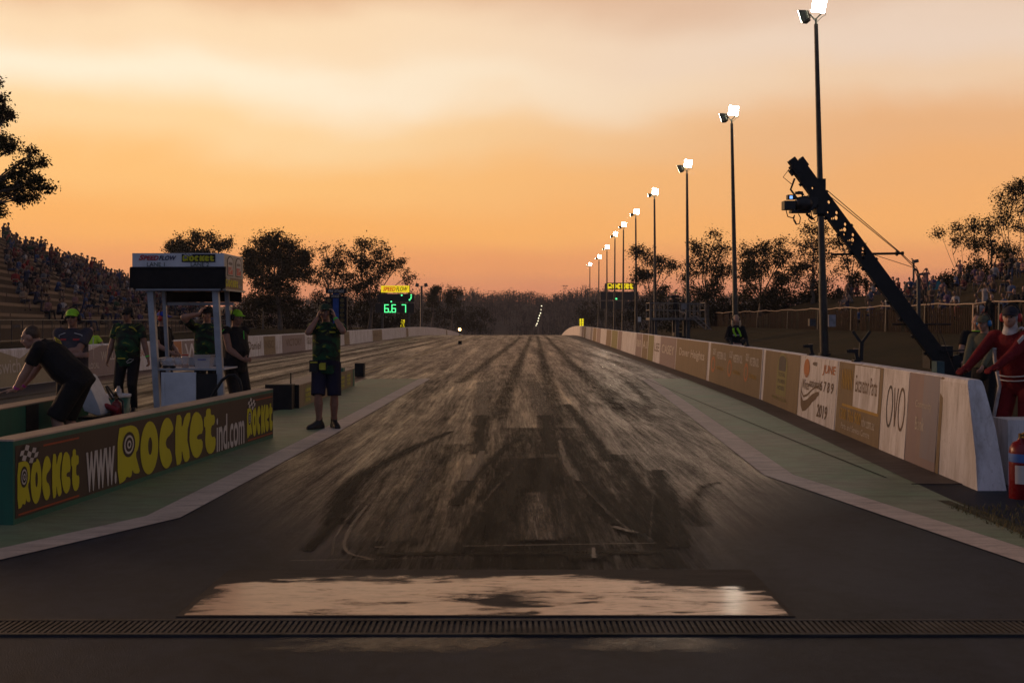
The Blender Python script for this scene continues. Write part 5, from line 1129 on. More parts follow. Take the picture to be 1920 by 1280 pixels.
# ---------------------------------------------------------------- spectators
def remesh(mb, name, mats, voxel, smooth=3, zones=None):
    me = mb.mesh('tmp'); o = bpy.data.objects.new('tmp', me); C.objects.link(o)
    r = o.modifiers.new('r', 'REMESH'); r.mode = 'VOXEL'; r.voxel_size = voxel; r.use_smooth_shade = True
    if smooth: s = o.modifiers.new('s', 'SMOOTH'); s.factor = .5; s.iterations = smooth
    bpy.context.view_layer.update()
    m2 = bpy.data.meshes.new_from_object(o.evaluated_get(bpy.context.evaluated_depsgraph_get()))
    bpy.data.objects.remove(o); bpy.data.meshes.remove(me); m2.name = name
    m2.materials.clear()
    for m in mats: m2.materials.append(m)
    if zones:
        for p in m2.polygons:
            c = p.center; best = 0; bd_ = 9e9
            for (a, e, r_, mi) in zones:
                d_ = e-a; L = d_.length_squared; k = 0 if L < 1e-9 else max(0, min(1, (c-a).dot(d_)/L)); q = (c-a-d_*k).length-r_
                if q < bd_: bd_ = q; best = mi
            p.material_index = best
    for p in m2.polygons: p.use_smooth = True
    return m2
def spectator(kind, i):
    b = MB(); Z = []
    def cap(a, c, r0, r1, m): b.cap(V(a), V(c), r0, r1, 8); Z.append((V(a), V(c), (r0+r1)/2, m))
    rnd = random.Random(i*7+len(kind))
    sit = kind == 'sit'; hz_ = .16 if sit else .92; ln = rnd.uniform(-.22,.02) if sit else rnd.uniform(-.08,.02)
    P_, Ch = V((0,0,hz_)), V((rnd.uniform(-.05,.05), ln, hz_+.42)); Hd = Ch+V((rnd.uniform(-.04,.04), ln*.5-.04, .32))
    cap(P_, P_+(Ch-P_)*.5, .15, .14, 1); cap(P_+(Ch-P_)*.5, Ch, .14, .155, 1); cap(Ch+V((-.13,0,.05)), Ch+V((.13,0,.05)), .09, .09, 1)
    cap(Ch+V((0,0,.1)), Hd, .055, .055, 0); cap(Hd+V((0,.0,-.02)), Hd+V((0,-.01,.03)), .085, .095, 0); cap(Hd+V((0,.03,.05)), Hd+V((0,.01,.07)), .088, .085, 3)
    for s in (-1, 1):
        if sit:
            kn = V((s*.13+rnd.uniform(-.04,.04), -.42, hz_+rnd.uniform(.0,.08))); ft = V((kn.x+rnd.uniform(-.05,.05), -.40+rnd.uniform(-.1,.1), -.30))
        else: kn = V((s*.10, -.04, .48)); ft = V((s*.12, 0, .06))
        cap(P_+V((s*.08,0,0)), kn, .088, .07, 2); cap(kn, ft, .062, .045, 2 if rnd.random() < .6 else 0); cap(ft, ft+V((0,-.13,-.02)), .045, .04, 2)
        sh = Ch+V((s*.19,0,.06)); mode = rnd.choice(('knee','lap','side') if sit else ('side','cross','up'))
        if mode == 'side': el = sh+V((s*.06,.03,-.27)); ha = el+V((-s*.02,-.12,-.20))
        elif mode == 'knee': el = sh+V((s*.05,-.12,-.22)); ha = V((s*.10,-.36,hz_+.14))
        elif mode == 'lap' or mode == 'cross': el = sh+V((s*.07,-.06,-.26)); ha = V((-s*.04,-.20,el.z+.02))
        else: el = sh+V((s*.12,-.14,-.10)); ha = Hd+V((s*.10,-.10,.04))
        cap(sh, el, .052, .045, 1); cap(el, ha, .042, .034, 0); cap(ha, ha+(ha-el).normalized()*.09, .036, .028, 0)
    return remesh(b, 'spectator', [MSK, MSH[0], MPT, MHR], .034, 2, Z)
MSK = pm('crowd_skin', (.20,.115,.08), .6, .1, 5); MPT = pm('crowd_trousers', (.028,.030,.042), .8, .3, 4); MHR = pm('crowd_hair', (.025,.018,.014), .7, .3, 8)
SHC = [('black',(.010,.010,.012)),('navy',(.015,.020,.05)),('maroon',(.085,.014,.018)),('grey',(.10,.10,.105)),('brown',(.075,.045,.03)),('pale',(.32,.29,.28)),('dusty pink',(.20,.10,.10)),('dark green',(.018,.05,.03)),('blue',(.03,.055,.13)),('red',(.22,.02,.02)),('purple',(.07,.04,.10)),('tan',(.22,.16,.11))]
MSH = [pm('crowd_shirt_'+n.replace(' ','_'), c, .8, .2, 5) for n, c in SHC]
MPTS = [MPT, pm('crowd_trousers_black', (.010,.010,.011), .8), pm('crowd_shorts_tan', (.14,.10,.07), .8), pm('crowd_jeans', (.03,.042,.08), .8)]
PROT = {'sit': [spectator('sit', i) for i in range(7)], 'stand': [spectator('stand', i) for i in range(5)]}
def crowd(kind, p, rot, ci, label, group, rnd):
    me = rnd.choice(PROT[kind]); o = bpy.data.objects.new('person', me); C.objects.link(o)
    o.location = p; o.rotation_euler = (0,0,rot); k = rnd.uniform(.92,1.06); o.scale = (k,k,k)
    for i, m in ((1, MSH[ci]), (2, rnd.choice(MPTS))): o.material_slots[i].link = 'OBJECT'; o.material_slots[i].material = m
    return tag(o, label, 'person', group)
ROWN = ['first','second','third','fourth','fifth','sixth','seventh','eighth','ninth','tenth','eleventh','twelfth','thirteenth','fourteenth','top']
rnd = random.Random(2024); taken = set(); cnt = 0; spots = []
for t_ in rng(2,73,.72):
    for k in range(15):
        p = SP(t_, k+1); px = CX+F*p.x/p.y; py = HY-F*(p.z+.5-EYE)/p.y
        if px < -5 or px > 456: continue
        dens = .14+.24*sm(2,7,k) + (.16 if 8 < t_ % 19 < 15 else 0)
        if 236 < px < 425 and 475 < py < 545: continue
        if rnd.random() < dens: spots.append((t_, k))
rnd.shuffle(spots); spots.sort(key=lambda q: SP(*q).length); extra = spots[205:]; spots = spots[:205]
def sect(t_): return ['at near left end','left of first aisle','right of first aisle','near the middle','past second aisle','toward far end','at far end'][min(6, int((t_-2)/10.5))]
for t_, k in spots:
    ci = rnd.choices(range(12), [9,6,4,4,4,3,3,2,4,2,2,3])[0]; top_ = k == 14 and rnd.random() < .2
    kind = 'stand' if top_ or rnd.random() < .06 else 'sit'; u = t_+rnd.uniform(-.2,.2); p = SP(u, k)-NS*.24+V((0,0,rise(u)+(.12 if kind == 'sit' else .12)))
    crowd(kind, p, R(78)+rnd.uniform(-.5,.5), ci, f'{"standing" if kind == "stand" else "seated"} spectator in {SHC[ci][0]} top {sect(t_)} of grandstand, {ROWN[k]} row', 'spectators in the left grandstand', rnd)
b = MB()
for t_, k in extra[:330]:       # the many small figures in the farther half of the stand
    me = rnd.choice(PROT['sit']); u = t_+rnd.uniform(-.2,.2); p = SP(u, k)-NS*.24+V((0,0,rise(u)+.12)); a = R(78)+rnd.uniform(-.5,.5); ca_, sa_ = math.cos(a), math.sin(a); ci = rnd.choices(range(12), [9,6,4,4,4,3,3,2,4,2,2,3])[0]; o_ = len(b.v)
    b.v += [(p.x+v.co.x*ca_-v.co.y*sa_, p.y+v.co.x*sa_+v.co.y*ca_, p.z+v.co.z) for v in me.vertices]
    for q in me.polygons: b.f.append(tuple(i+o_ for i in q.vertices)); b.m.append({0:0,1:3+ci,2:1,3:2}[q.material_index]); b.s.append(True)
tag(b.build('crowd', [MSK, MPT, MHR]+MSH), 'the mass of small dark figures filling the farther seats of the left grandstand', 'crowd', kind='stuff')
for u in (35,36,43.5,44.6,55,57,59.5,61,70,72.5):
    ci = rnd.choice((0,1,0,3,4)); crowd('stand', SP(u,15)-NS*.15, R(80)+rnd.uniform(-.6,.6), ci, f'standing {SHC[ci][0]} topped spectator against sky at the grandstand top rail, {sect(u)}', 'spectators in the left grandstand', rnd)
for i in range(26):
    u = rnd.uniform(86,148); k = rnd.randrange(8); ci = rnd.choice((0,1,2,4,6,3)); crowd('sit', SP2(u,k)-NS*.24+V((0,0,.42)), R(78)+rnd.uniform(-.4,.4), ci, f'distant seated spectator in {SHC[ci][0]} top in the {ROWN[k]} row of the low far grandstand', 'spectators in the far low grandstand', rnd)
n = 0
for _ in range(4000):
    if n >= 84: break
    X = 21.2+13*rnd.random(); Y = rnd.uniform(48,108); px = CX+F*X/Y
    if not 1570 < px < 1925 or any((X-a)**2+(Y-c)**2 < .5 for a, c in taken): continue
    taken.add((X,Y)); n += 1; kind = 'stand' if rnd.random() < .2 else 'sit'; ci = rnd.choice((0,1,0,2,3,4,6,8,10,5,1))
    where = 'behind the jib arm' if px < 1700 else 'below the teal shelter' if px < 1780 else 'below the leaning gum' if px < 1850 else 'at the far right'
    dep = 'low by the fence' if X < 24.5 else 'halfway up the slope' if X < 29 else 'high on the slope'
    crowd(kind, (X, Y, gz(X,Y)+(.05 if kind == 'sit' else 0)), R(-65)+rnd.uniform(-.5,.5), ci, f'{"standing" if kind == "stand" else "seated"} hillside spectator in {SHC[ci][0]} top {where}, {dep}', 'spectators on the right hillside', rnd)
# ================================================================ people
M_SKIN = pm('skin', (.36,.20,.14), .55, .10, 14); M_SKINT = pm('tanned_skin', (.27,.14,.095), .55, .12, 14); M_EYEW = pm('eye_white', (.5,.48,.45), .3); M_PUP = pm('pupil', (.02,.015,.01), .2); M_LIP = pm('lips', (.22,.08,.07), .5)
M_BOOT = pm('dark_boots', (.010,.009,.008), .5, .3, 12); M_SOLE = pm('boot_sole', (.03,.026,.022), .7)
def cloth(name, col, fold=.5, rough=.85, col2=None):
    return pm(name, col, rough, .3, 2.4, fold*1.8, 0, .25, col2)
def jersey():
    m = bpy.data.materials.new('green_race_shirt'); nt = nodes(m); co = coords(nt)
    n = noise(nt, coords(nt, (5,5,7)), 1.0, 3, .55, .8); n2 = noise(nt, coords(nt, (6,6,9)), 1.2, 3, .6, 1.2)
    c = mix(nt, ramp(nt, n, [(.40,(0,0,0)),(.56,(1,1,1))]), (.006,.008,.007), (.008,.062,.022))
    c = mix(nt, ramp(nt, n2, [(.60,(0,0,0)),(.68,(1,1,1))]), c, (.19,.22,.015))
    bp = N(nt, 'ShaderNodeBump', {'Height': noise(nt, co, 9, 4), 'Strength': .5, 'Distance': .03}).outputs[0]
    out(nt, pbsdf(nt, c, .75, 0, .3, bp).outputs[0]); return m
M_JER = jersey()
M_CBLACK = cloth('black_cotton', (.010,.010,.011)); M_CNAVY = cloth('navy_cotton', (.012,.012,.028)); M_CDK = cloth('dark_work_cloth', (.014,.014,.016)); M_CRED = cloth('red_race_suit', (.14,.008,.011), .6)
M_LIME = pm('lime_cloth', (.25,.55,.02), .8, .2, 12); M_HIVIS = pm('hi_vis_cloth', (.42,.62,.03), .7, .15, 8); M_KHAKI = cloth('khaki_cloth', (.11,.105,.065)); M_CGREY = cloth('grey_navy_shirt', (.05,.045,.055))
M_HBR = pm('brown_hair', (.06,.035,.02), .6, .4, 30); M_HBL = pm('fair_hair', (.45,.32,.19), .6, .35, 30, .4); M_CYEL = pm('yellow_trim', (.40,.36,.03), .8); M_CWHT = pm('white_trim', (.5,.48,.47), .8); M_BLUEC = pm('blue_cap_cloth', (.02,.04,.30), .8); M_REDM = pm('red_earmuff', (.42,.03,.03), .4); M_DGR = pm('dark_green_cap', (.012,.035,.018), .8)
M_LIMEB = pm('green_wristband', (.06,.60,.06), .5); M_PINKB = pm('pink_wristband', (.55,.05,.35), .5); M_GLASS = pm('sunglass_lens', (.01,.01,.012), .08, 0, 1, 0, 0, .8)
STAND = dict(pel=(0,0,.95), ch=(0,.0,1.33), hd=(0,-.03,1.655), look=(0,-1,-.05), hL=(-.29,-.08,.86), hR=(.29,-.08,.86), eL=(-.5,.6,-.2), eR=(.5,.6,-.2), fL=(-.11,.0,.07), fR=(.11,0,.07), kL=(-.1,-1,0), kR=(.1,-1,0), tL=(-.25,-1,0), tR=(.25,-1,0), pnL=(1,0,0), pnR=(-1,0,0))
def ik(a, c, l1, l2, hint):
    d = c-a; L = min(d.length, (l1+l2)*.999); d = d.normalized(); c = a+d*L
    x = (l1*l1-l2*l2+L*L)/(2*L); hh = math.sqrt(max(0, l1*l1-x*x)); n = V(hint)-d*V(hint).dot(d); n = n.normalized() if n.length > 1e-6 else V((0,1,0))
    return a+d*x+n*hh, c
def human(label, loc, rot, h, pose=None, wear=None, bulk=1.0, voxel=.011, belly=0.0, skin=None):
    P_ = dict(STAND); P_.update(pose or {}); w_ = dict(shirt=M_CBLACK, sleeve='short', legs='long', trousers=M_CBLACK, shoes=M_BOOT, hair=M_HBR); w_.update(wear or {})
    skin = skin or M_SKIN; k = h/1.78; loc = V(loc); cr, sr = math.cos(rot), math.sin(rot)
    D = lambda v: V((v[0]*cr-v[1]*sr, v[0]*sr+v[1]*cr, v[2])); T = lambda v: loc+D(V(v)*k)
    t = thing('person', loc, label, 'person', w_.get('group'))
    J = {a: V(P_[a]) for a in P_ if isinstance(P_[a], tuple)}
    pel, ch = J['pel'], J['ch']; u = (ch-pel).normalized(); tw = P_.get('tw', 0); r_h = V((math.cos(P_.get('twh',0)), math.sin(P_.get('twh',0)), 0)); r_s = V((math.cos(tw), math.sin(tw), 0)); r_s = (r_s-u*r_s.dot(u)).normalized()
    f_s = u.cross(r_s); f_h = u.cross(r_h).normalized()
    nb = ch+u*.16; sh = {s: ch+u*.115+r_s*(.178*bulk*s) for s in (-1,1)}; hp = {s: pel+r_h*(.092*bulk*s)-u*.03 for s in (-1,1)}
    l = J['look'].normalized(); hu = V((0,0,1))*.7+(J['hd']-nb).normalized()*.3; hx = l.cross(hu).normalized(); hu = hx.cross(l)
    HPt = lambda a, b_, c: J['hd']+hx*a+l*b_+hu*c
    arms, legs = {}, {}
    for s, q in ((-1,'L'),(1,'R')):
        arms[s] = ik(sh[s], J['h'+q], .285, .255, J['e'+q]); legs[s] = ik(hp[s], J['f'+q]+V((0,0,.02)), .44, .42, J['k'+q])
    def torso(b, g, lo=-.10, top=True, sleeve=False):
        bb = bulk; mid = pel+(ch-pel)*.5
        secs = [(pel+u*lo, .155*bb+g, .115*bb+g, r_h), (pel+u*.02, .168*bb+g, .122*bb+g+belly*.4, r_h), (mid-f_s*(-belly*-.5), .158*bb+g+belly*.5, .112*bb+g+belly, (r_h+r_s).normalized()), (ch-u*.02, .172*bb+g, .125*bb+g+belly*.3, r_s), (ch+u*.08, .165*bb+g, .108*bb+g, r_s), (ch+u*.135, .115*bb+g*.8, .085+g*.7, r_s)]
        if top: secs.append((nb+u*.015, .066+g*.5, .066+g*.5, r_s))
        b.loft([[T(c+r*(rx*math.cos(2*math.pi*i/16))+u.cross(r).normalized()*(ry*math.sin(2*math.pi*i/16))) for i in range(16)] for c, rx, ry, r in secs])
    def ca(b, a, c, r0, r1): b.cap(T(a), T(c), r0*k, r1*k, 10)
    def el(b, c, r, X=(1,0,0), Z=(0,0,1)): b.ell(T(c), [x*k for x in r], 12, 0, D(V(X)), D(V(Z)))
    body = MB(); torso(body, -.006)
    ca(body, nb-u*.03, J['hd']+hu*-.05-l*.02, .058, .054)
    el(body, HPt(0,-.012,.018), (.076,.096,.102), hx, hu); el(body, HPt(0,.022,-.055), (.056,.062,.062), hx, hu); el(body, HPt(0,.062,-.092), (.024,.02,.02), hx, hu)
    el(body, HPt(0,.092,-.018), (.015,.024,.028), hx, hu); el(body, HPt(0,.068,.034), (.052,.022,.016), hx, hu); el(body, HPt(0,.078,-.058), (.028,.014,.012), hx, hu)
    for s in (-1,1): el(body, HPt(s*.079,-.008,-.005), (.012,.022,.034), hx, hu); el(body, HPt(s*.045,.06,-.03), (.022,.02,.02), hx, hu)
    hands = {}
    for s, q in ((-1,'L'),(1,'R')):
        e, w2 = arms[s]; ca(body, sh[s], e, .054*bulk, .044*bulk); ca(body, e, e+(w2-e)*.35, .043*bulk, .045*bulk); ca(body, e+(w2-e)*.3, w2, .044*bulk, .029)
        hd_ = V(P_.get('hd'+q, (w2-e).normalized())).normalized(); pn = V(P_['pn'+q]); pn = (pn-hd_*pn.dot(hd_)).normalized(); ac = hd_.cross(pn); pc = w2+hd_*.05
        hands[s] = (w2, hd_, pn); el(body, pc, (.043,.018,.055), ac, hd_)
        cu = P_.get('curl'+q, .7)
        for i, (o_, L) in enumerate(((-.032,.062),(-.011,.075),(.011,.078),(.032,.068))):
            a = pc+hd_*.04+ac*o_; m1 = a+(hd_*math.cos(cu*.6)+pn*math.sin(cu*.6))*L*.5; m2 = m1+(hd_*math.cos(cu*1.7)+pn*math.sin(cu*1.7))*L*.5
            body.tube([T(a), T(m1), T(m2)], [.0105*k,.0098*k,.009*k], 6)
        ts = P_.get('thumb'+q, 1); a = pc+ac*(.032*ts)-hd_*.02; m1 = a+(ac*ts*.75+hd_*.6+pn*.3).normalized()*.038; m2 = m1+(ac*ts*.25+hd_*.9+pn*.4).normalized()*.03
        body.tube([T(a), T(m1), T(m2)], [.0125*k,.0115*k,.0095*k], 6)
        kn, an = legs[s]; ca(body, hp[s], kn, .084*bulk, .056); ca(body, kn, kn+(an-kn)*.35, .055, .060*bulk); ca(body, kn+(an-kn)*.3, an, .059*bulk, .037)
        td = J['t'+q].normalized(); el(body, an+V((0,0,-.05))+td*.06, (.036,.10,.03), td.cross(V((0,0,1))), (0,0,1))
    me = remesh(body, 'body', [skin], voxel*k, 2)
    def put(me, nme, m=None):
        o = bpy.data.objects.new(nme, me); C.objects.link(o); o.parent = t
        for v in me.vertices: v.co -= loc
        return o
    put(me, 'body')
    for s in (-1,1):
        if w_.get('glasses') or w_.get('noeyes'): break
        b = MB(); el(b, HPt(s*.031,.079,.010), (.013,.009,.009), hx, hu); b.m = [0]*len(b.f); n0 = len(b.f); el(b, HPt(s*.031,.086,.010), (.0055,.005,.0055), hx, hu); b.m[n0:] = [1]*(len(b.f)-n0); b.build('eye', [M_EYEW, M_PUP], t)
    if not w_.get('noeyes'): b = MB(); el(b, HPt(0,.090,-.056), (.023,.007,.006), hx, hu); b.build('mouth', M_LIP, t)
    if w_['shirt']:
        b = MB(); torso(b, .016, w_.get('hem', -.10)); sl = w_['sleeve']
        for s in (-1,1):
            e, w2 = arms[s]; ca(b, sh[s]-r_s*s*.03, sh[s], .075*bulk, .070*bulk)
            if sl == 'short': b.cyl(T(sh[s]), T(sh[s]+(e-sh[s])*.68), .068*bulk*k, .070*bulk*k, 14); ca(b, sh[s]-r_s*s*.01, sh[s], .066*bulk, .067*bulk)
            elif sl == 'long': ca(b, sh[s], e, .068*bulk, .058*bulk); ca(b, e, w2-(w2-e)*.06, .057*bulk, .042)
        so_ = put(remesh(b, 'shirt', [w_['shirt']], voxel*k, 3), w_.get('shirt_name', 'shirt'))
        b = MB(); b.tube([T(nb+u*.012+r_s*.068*math.cos(a)+f_s*.066*math.sin(a)) for a in [2*math.pi*i/14 for i in range(15)]], .014*k, 6); b.build('collar', w_.get('collar', w_['shirt']), so_)
    if w_['trousers']:
        b = MB(); g = .018
        b.loft([[T(c+r_h*(rx*math.cos(2*math.pi*i/16))+f_h*(ry*math.sin(2*math.pi*i/16))) for i in range(16)] for c, rx, ry in ((pel-u*.13,.14*bulk+g,.11*bulk+g),(pel-u*.03,.165*bulk+g,.122*bulk+g+belly*.2),(pel+u*.06,.166*bulk+g,.124*bulk+g+belly*.4))])
        for s in (-1,1):
            kn, an = legs[s]
            if w_['legs'] == 'short': b.cyl(T(hp[s]-(kn-hp[s])*.05), T(kn+(kn-hp[s])*.02), .104*bulk*k, .094*bulk*k, 16); ca(b, hp[s], hp[s]+(kn-hp[s])*.2, .1*bulk, .1*bulk)
            else: ca(b, hp[s], kn, .098*bulk, .076*bulk); ca(b, kn, an+(kn-an)*.04, .074*bulk, .058)
        put(remesh(b, 'trousers', [w_['trousers']], voxel*k, 3), 'shorts' if w_['legs'] == 'short' else 'trousers')
    if w_['shoes']:
        for s, q in ((-1,'L'),(1,'R')):
            kn, an = legs[s]; td = J['t'+q].normalized(); sx = td.cross(V((0,0,1))).normalized(); b = MB()
            ca(b, an+V((0,0,.06)), an+V((0,0,-.02)), .050, .050); b.loft([[T(V((an.x,an.y,0))+td*y+sx*(x*wd)+V((0,0,z*hh))) for x, z in ((-1,.02),(-1,.55),(-.6,1),(.6,1),(1,.55),(1,.02))] for y, wd, hh in ((-.075,.032,.07),(-.05,.044,.11),(.04,.046,.12),(.11,.050,.085),(.17,.045,.065),(.205,.025,.045))])
            put(remesh(b, 'shoe', [w_['shoes']], voxel*k*.9, 2), 'shoe')
    if w_['hair'] and not w_.get('hood'):
        b = MB(); el(b, HPt(0,-.030,.036), (.083,.090,.096), hx, hu)
        if w_.get('long_hair'):
            for s in (-1,1): b.tube([T(HPt(s*.06,-.02,.06)), T(HPt(s*.088,-.01,-.02)), T(HPt(s*.095,.01,-.12)), T(HPt(s*.09,.02,-.20))], [.03*k,.035*k,.038*k,.02*k], 8)
            el(b, HPt(0,-.07,-.06), (.085,.05,.13), hx, hu)
        put(remesh(b, 'hair', [w_['hair']], voxel*k, 2), 'hair')
    if w_.get('hood'):
        b = MB(); el(b, HPt(0,-.014,.015), (.086,.104,.110), hx, hu); el(b, HPt(0,.0,-.07), (.070,.078,.07), hx, hu); ca(b, HPt(0,-.02,-.09), nb, .07, .085); put(remesh(b, 'balaclava', [w_['hood']], voxel*k, 2), 'balaclava')
        b = MB(); el(b, HPt(0,.046,-.028), (.062,.064,.082), hx, hu); el(b, HPt(0,.104,-.02), (.014,.02,.024), hx, hu); b.build('face_opening', skin, t)
        for s in (-1,1): b = MB(); el(b, HPt(s*.027,.106,.008), (.011,.006,.007), hx, hu); b.build('eye', M_PUP, t)
    if w_.get('cap'):
        cm = w_['cap']; b = MB(); rings = []
        for i in range(6):
            a = math.pi/2*i/5; rr = math.cos(a); rings.append([T(HPt(.088*rr*math.cos(2*math.pi*j/18)*1.0, -.014+.106*rr*math.sin(2*math.pi*j/18), .050+.078*math.sin(a))) for j in range(18)])
        rings[-1] = [p+(q-p)*.96 for p, q in zip(rings[-1], [T(HPt(0,-.014,.128))]*18)]; b.loft(rings, 0)
        bl = w_.get('brim', .085); cs = w_.get('brim_dir', 1)
        br = [[T(HPt(.080*x, -.014+cs*(.085*math.sqrt(max(0,1-x*x*.85))+d_*bl*math.sqrt(max(0,1-(x*.9)**2))), .052-.020*d_-.012*x*x+dz)) for x in (-1,-.8,-.5,-.2,.2,.5,.8,1)] for d_, dz in ((0,0),(.5,0),(1,0),(1,.006),(.5,.006),(0,.006))]
        b.loft(br, 0); b.build('cap', cm, t)
    if w_.get('muffs'):
        mm, bm = w_['muffs']; 
        for s in (-1,1): b = MB(); b.lathe((0,0,0), [(.001,-.02),(.036,-.02),(.042,-.006),(.040,.012),(.030,.022),(.001,.024)], 14); b.v = [tuple(T(HPt(s*(.088+v[2]), -.012+v[0]*.9, .0+v[1]*1.15))) for v in b.v]; b.build('ear_cup', mm, t)
        b = MB(); b.tube([T(HPt(.094*math.cos(a), -.02, .02+.128*math.sin(a))) for a in [math.pi*i/12 for i in range(13)]], .009*k, 6); b.build('headband', bm, t)
    if w_.get('glasses'):
        b = MB()
        for s in (-1,1): el(b, HPt(s*.033,.086,.010), (.027,.014,.018), hx, hu)
        b.bar(T(HPt(-.07,.07,.018)), T(HPt(.07,.07,.018)), .008*k)
        for s in (-1,1): b.bar(T(HPt(s*.066,.07,.018)), T(HPt(s*.08,-.01,.016)), .006*k)
        b.build('sunglasses', M_GLASS, t)
    if w_.get('gloves'):
        for s in (-1,1):
            w2, hd_, pn = hands[s]; ac = hd_.cross(pn); b = MB(); el(b, w2+hd_*.05, (.050,.025,.062), ac, hd_); ca(b, w2-hd_*.03, w2+hd_*.02, .040, .042)
            for i, (o_, L) in enumerate(((-.034,.062),(-.011,.075),(.012,.078),(.034,.068))): a = w2+hd_*.09+ac*o_; b.tube([T(a), T(a+hd_*L*.5+pn*L*.2), T(a+hd_*L*.75+pn*L*.6)], .0135*k, 6)
            a = w2+hd_*.03+ac*.036; b.tube([T(a), T(a+(ac*.7+hd_*.6).normalized()*.045), T(a+(ac*.8+hd_*1.6).normalized()*.075)], .0145*k, 6)
            put(remesh(b, 'glove', [w_['gloves']], voxel*k*.85, 1), 'glove')
    for s, m in (w_.get('bands') or []):
        e, w2 = arms[s]; d_ = (w2-e).normalized(); b = MB(); b.cyl(T(w2-d_*.045), T(w2-d_*.022), .036*k, .035*k, 12); b.build('wristband', m, t)
    t['_'] = 0; del t['_']
    return dict(t=t, T=T, D=D, k=k, nb=nb, ch=ch, pel=pel, u=u, rs=r_s, fs=f_s, HPt=HPt, sh=sh, arms=arms, legs=legs, bulk=bulk)
def patch(H, name, pts, m, off=.0):
    b = MB(); b.tube([H['T'](p) for p in pts], .010*H['k'] if not off else off*H['k'], 5); return b.build(name, m, H['t'])
def chest_pt(H, x, z, g=.022, side=-1):      # a point on the front (-1) or back (+1) of the shirt
    ry = .122*H['bulk']+g; rx = .172*H['bulk']+g; y = ry*math.sqrt(max(0,1-(x/rx)**2)); f = H['fs']*(1 if H['fs'].dot(V((0,-1,0))) > 0 else -1)
    return H['ch']+H['rs']*x+H['u']*z+f*y*(-side)
def emblem(H, name, x, z, w_, hh, mats, text=None, side=-1):
    b = MB(); n = 6
    for i in range(n):
        a, c = x-w_/2+w_*i/n, x-w_/2+w_*(i+1)/n
        b.quad(*[H['T'](chest_pt(H, q, zz, .030, side)) for q, zz in ((a,z-hh/2),(c,z-hh/2),(c,z+hh/2),(a,z+hh/2))], 0)
    if text: b.flat(text_geo(text, 0, .02), (x-w_*.45, z-hh*.38, x+w_*.45, z+hh*.38), lambda p, q: H['T'](chest_pt(H, p if side < 0 else 2*x-p, q, .034, side)), 1)
    return b.build(name, mats, H['t'])
X = lambda px, Y: (px-CX)/F*Y
# 1 marshal standing at the lane edge, both hands up to his headset
H = human('marshal in green shirt and navy shorts at the lane edge, both hands on his headset', (X(612,15.45),15.45,0), R(8), 1.80,
  dict(ch=(0,.02,1.34), hd=(-.02,-.01,1.665), look=(-.15,-1,.02), hL=(-.125,-.13,1.575), hR=(.12,-.13,1.59), eL=(-.62,-.45,-1), eR=(.62,-.45,-1), hdL=(.25,.05,1), hdR=(-.25,.05,1), pnL=(1,.2,0), pnR=(-1,.2,0), fL=(-.10,-.02,.07), fR=(.105,.10,.07), tL=(-.85,-.6,0), tR=(.35,-1,0)),
  dict(shirt=M_JER, trousers=M_CNAVY, legs='short', cap=M_DGR, muffs=(M_BLACK, M_BLACK), hem=-.17, bands=[(1, M_LIMEB)], hair=M_HBR), 1.08, .010, .03, M_SKINT)
for s in (-1,1): patch(H, 'shoulder_trim', [chest_pt(H, s*.10, .10), chest_pt(H, s*.145, .085), chest_pt(H, s*.17, .05)], M_CYEL)
emblem(H, 'chest_badge', .09, .035, .085, .022, [M_CYEL]); 
b = MB(); T = H['T']; b.obox(T((-.17,-.10,.90)), (.12,.09,.17)); b.tube([T((-.12,-.17,.92)),T((-.06,-.19,.97)),T((.0,-.18,.96)),T((.02,-.175,.90)),T((-.03,-.18,.84)),T((-.1,-.175,.85))], .008, 5); b.build('radio_pouch', M_BLACK, H['t'])
b = MB(); b.obox(T((-.17,-.15,.955)), (.10,.015,.02)); b.obox(T((-.05,-.175,.90)), (.09,.02,.10)); b.build('pouch_trim', [M_CYEL], H['t'])
# 2 bending man
H = human('man in black t-shirt and shorts bending forward with both hands on the green pit wall', (X(128,11.9),11.9,0), R(-84), 1.80,
  dict(pel=(0,.10,.90), ch=(.0,-.17,1.17), hd=(0,-.40,1.36), look=(.05,-1,-.30), hL=(-.10,-.58,.735), hR=(.10,-.56,.735), eL=(-.6,.8,0), eR=(.6,.8,0), hdL=(-.05,-1,-.12), hdR=(.1,-1,-.12), pnL=(0,-.1,-1), pnR=(0,-.1,-1), curlL=.25, curlR=.25, fL=(-.13,.12,.07), fR=(.14,.02,.07)),
  dict(shirt=M_CBLACK, trousers=M_CBLACK, legs='short', hair=M_HBR, bands=[(1, M_PINKB),(-1, M_PINKB)], hem=-.12), 1.10, .010, .03)
b = MB(); T = H['T']
bk = lambda x, z: chest_pt(H, x, z, .030, 1)
sq = [(-.05,.0),(.0,.05),(.05,0),(0,-.05)]
b.tube([T(bk(x+.03, z+.06)) for x, z in sq+sq[:1]], .006, 4); b.tube([T(bk(.01,.06)), T(bk(.05,.075))], .010, 4); b.build('back_emblem', M_CYEL, H['t'])
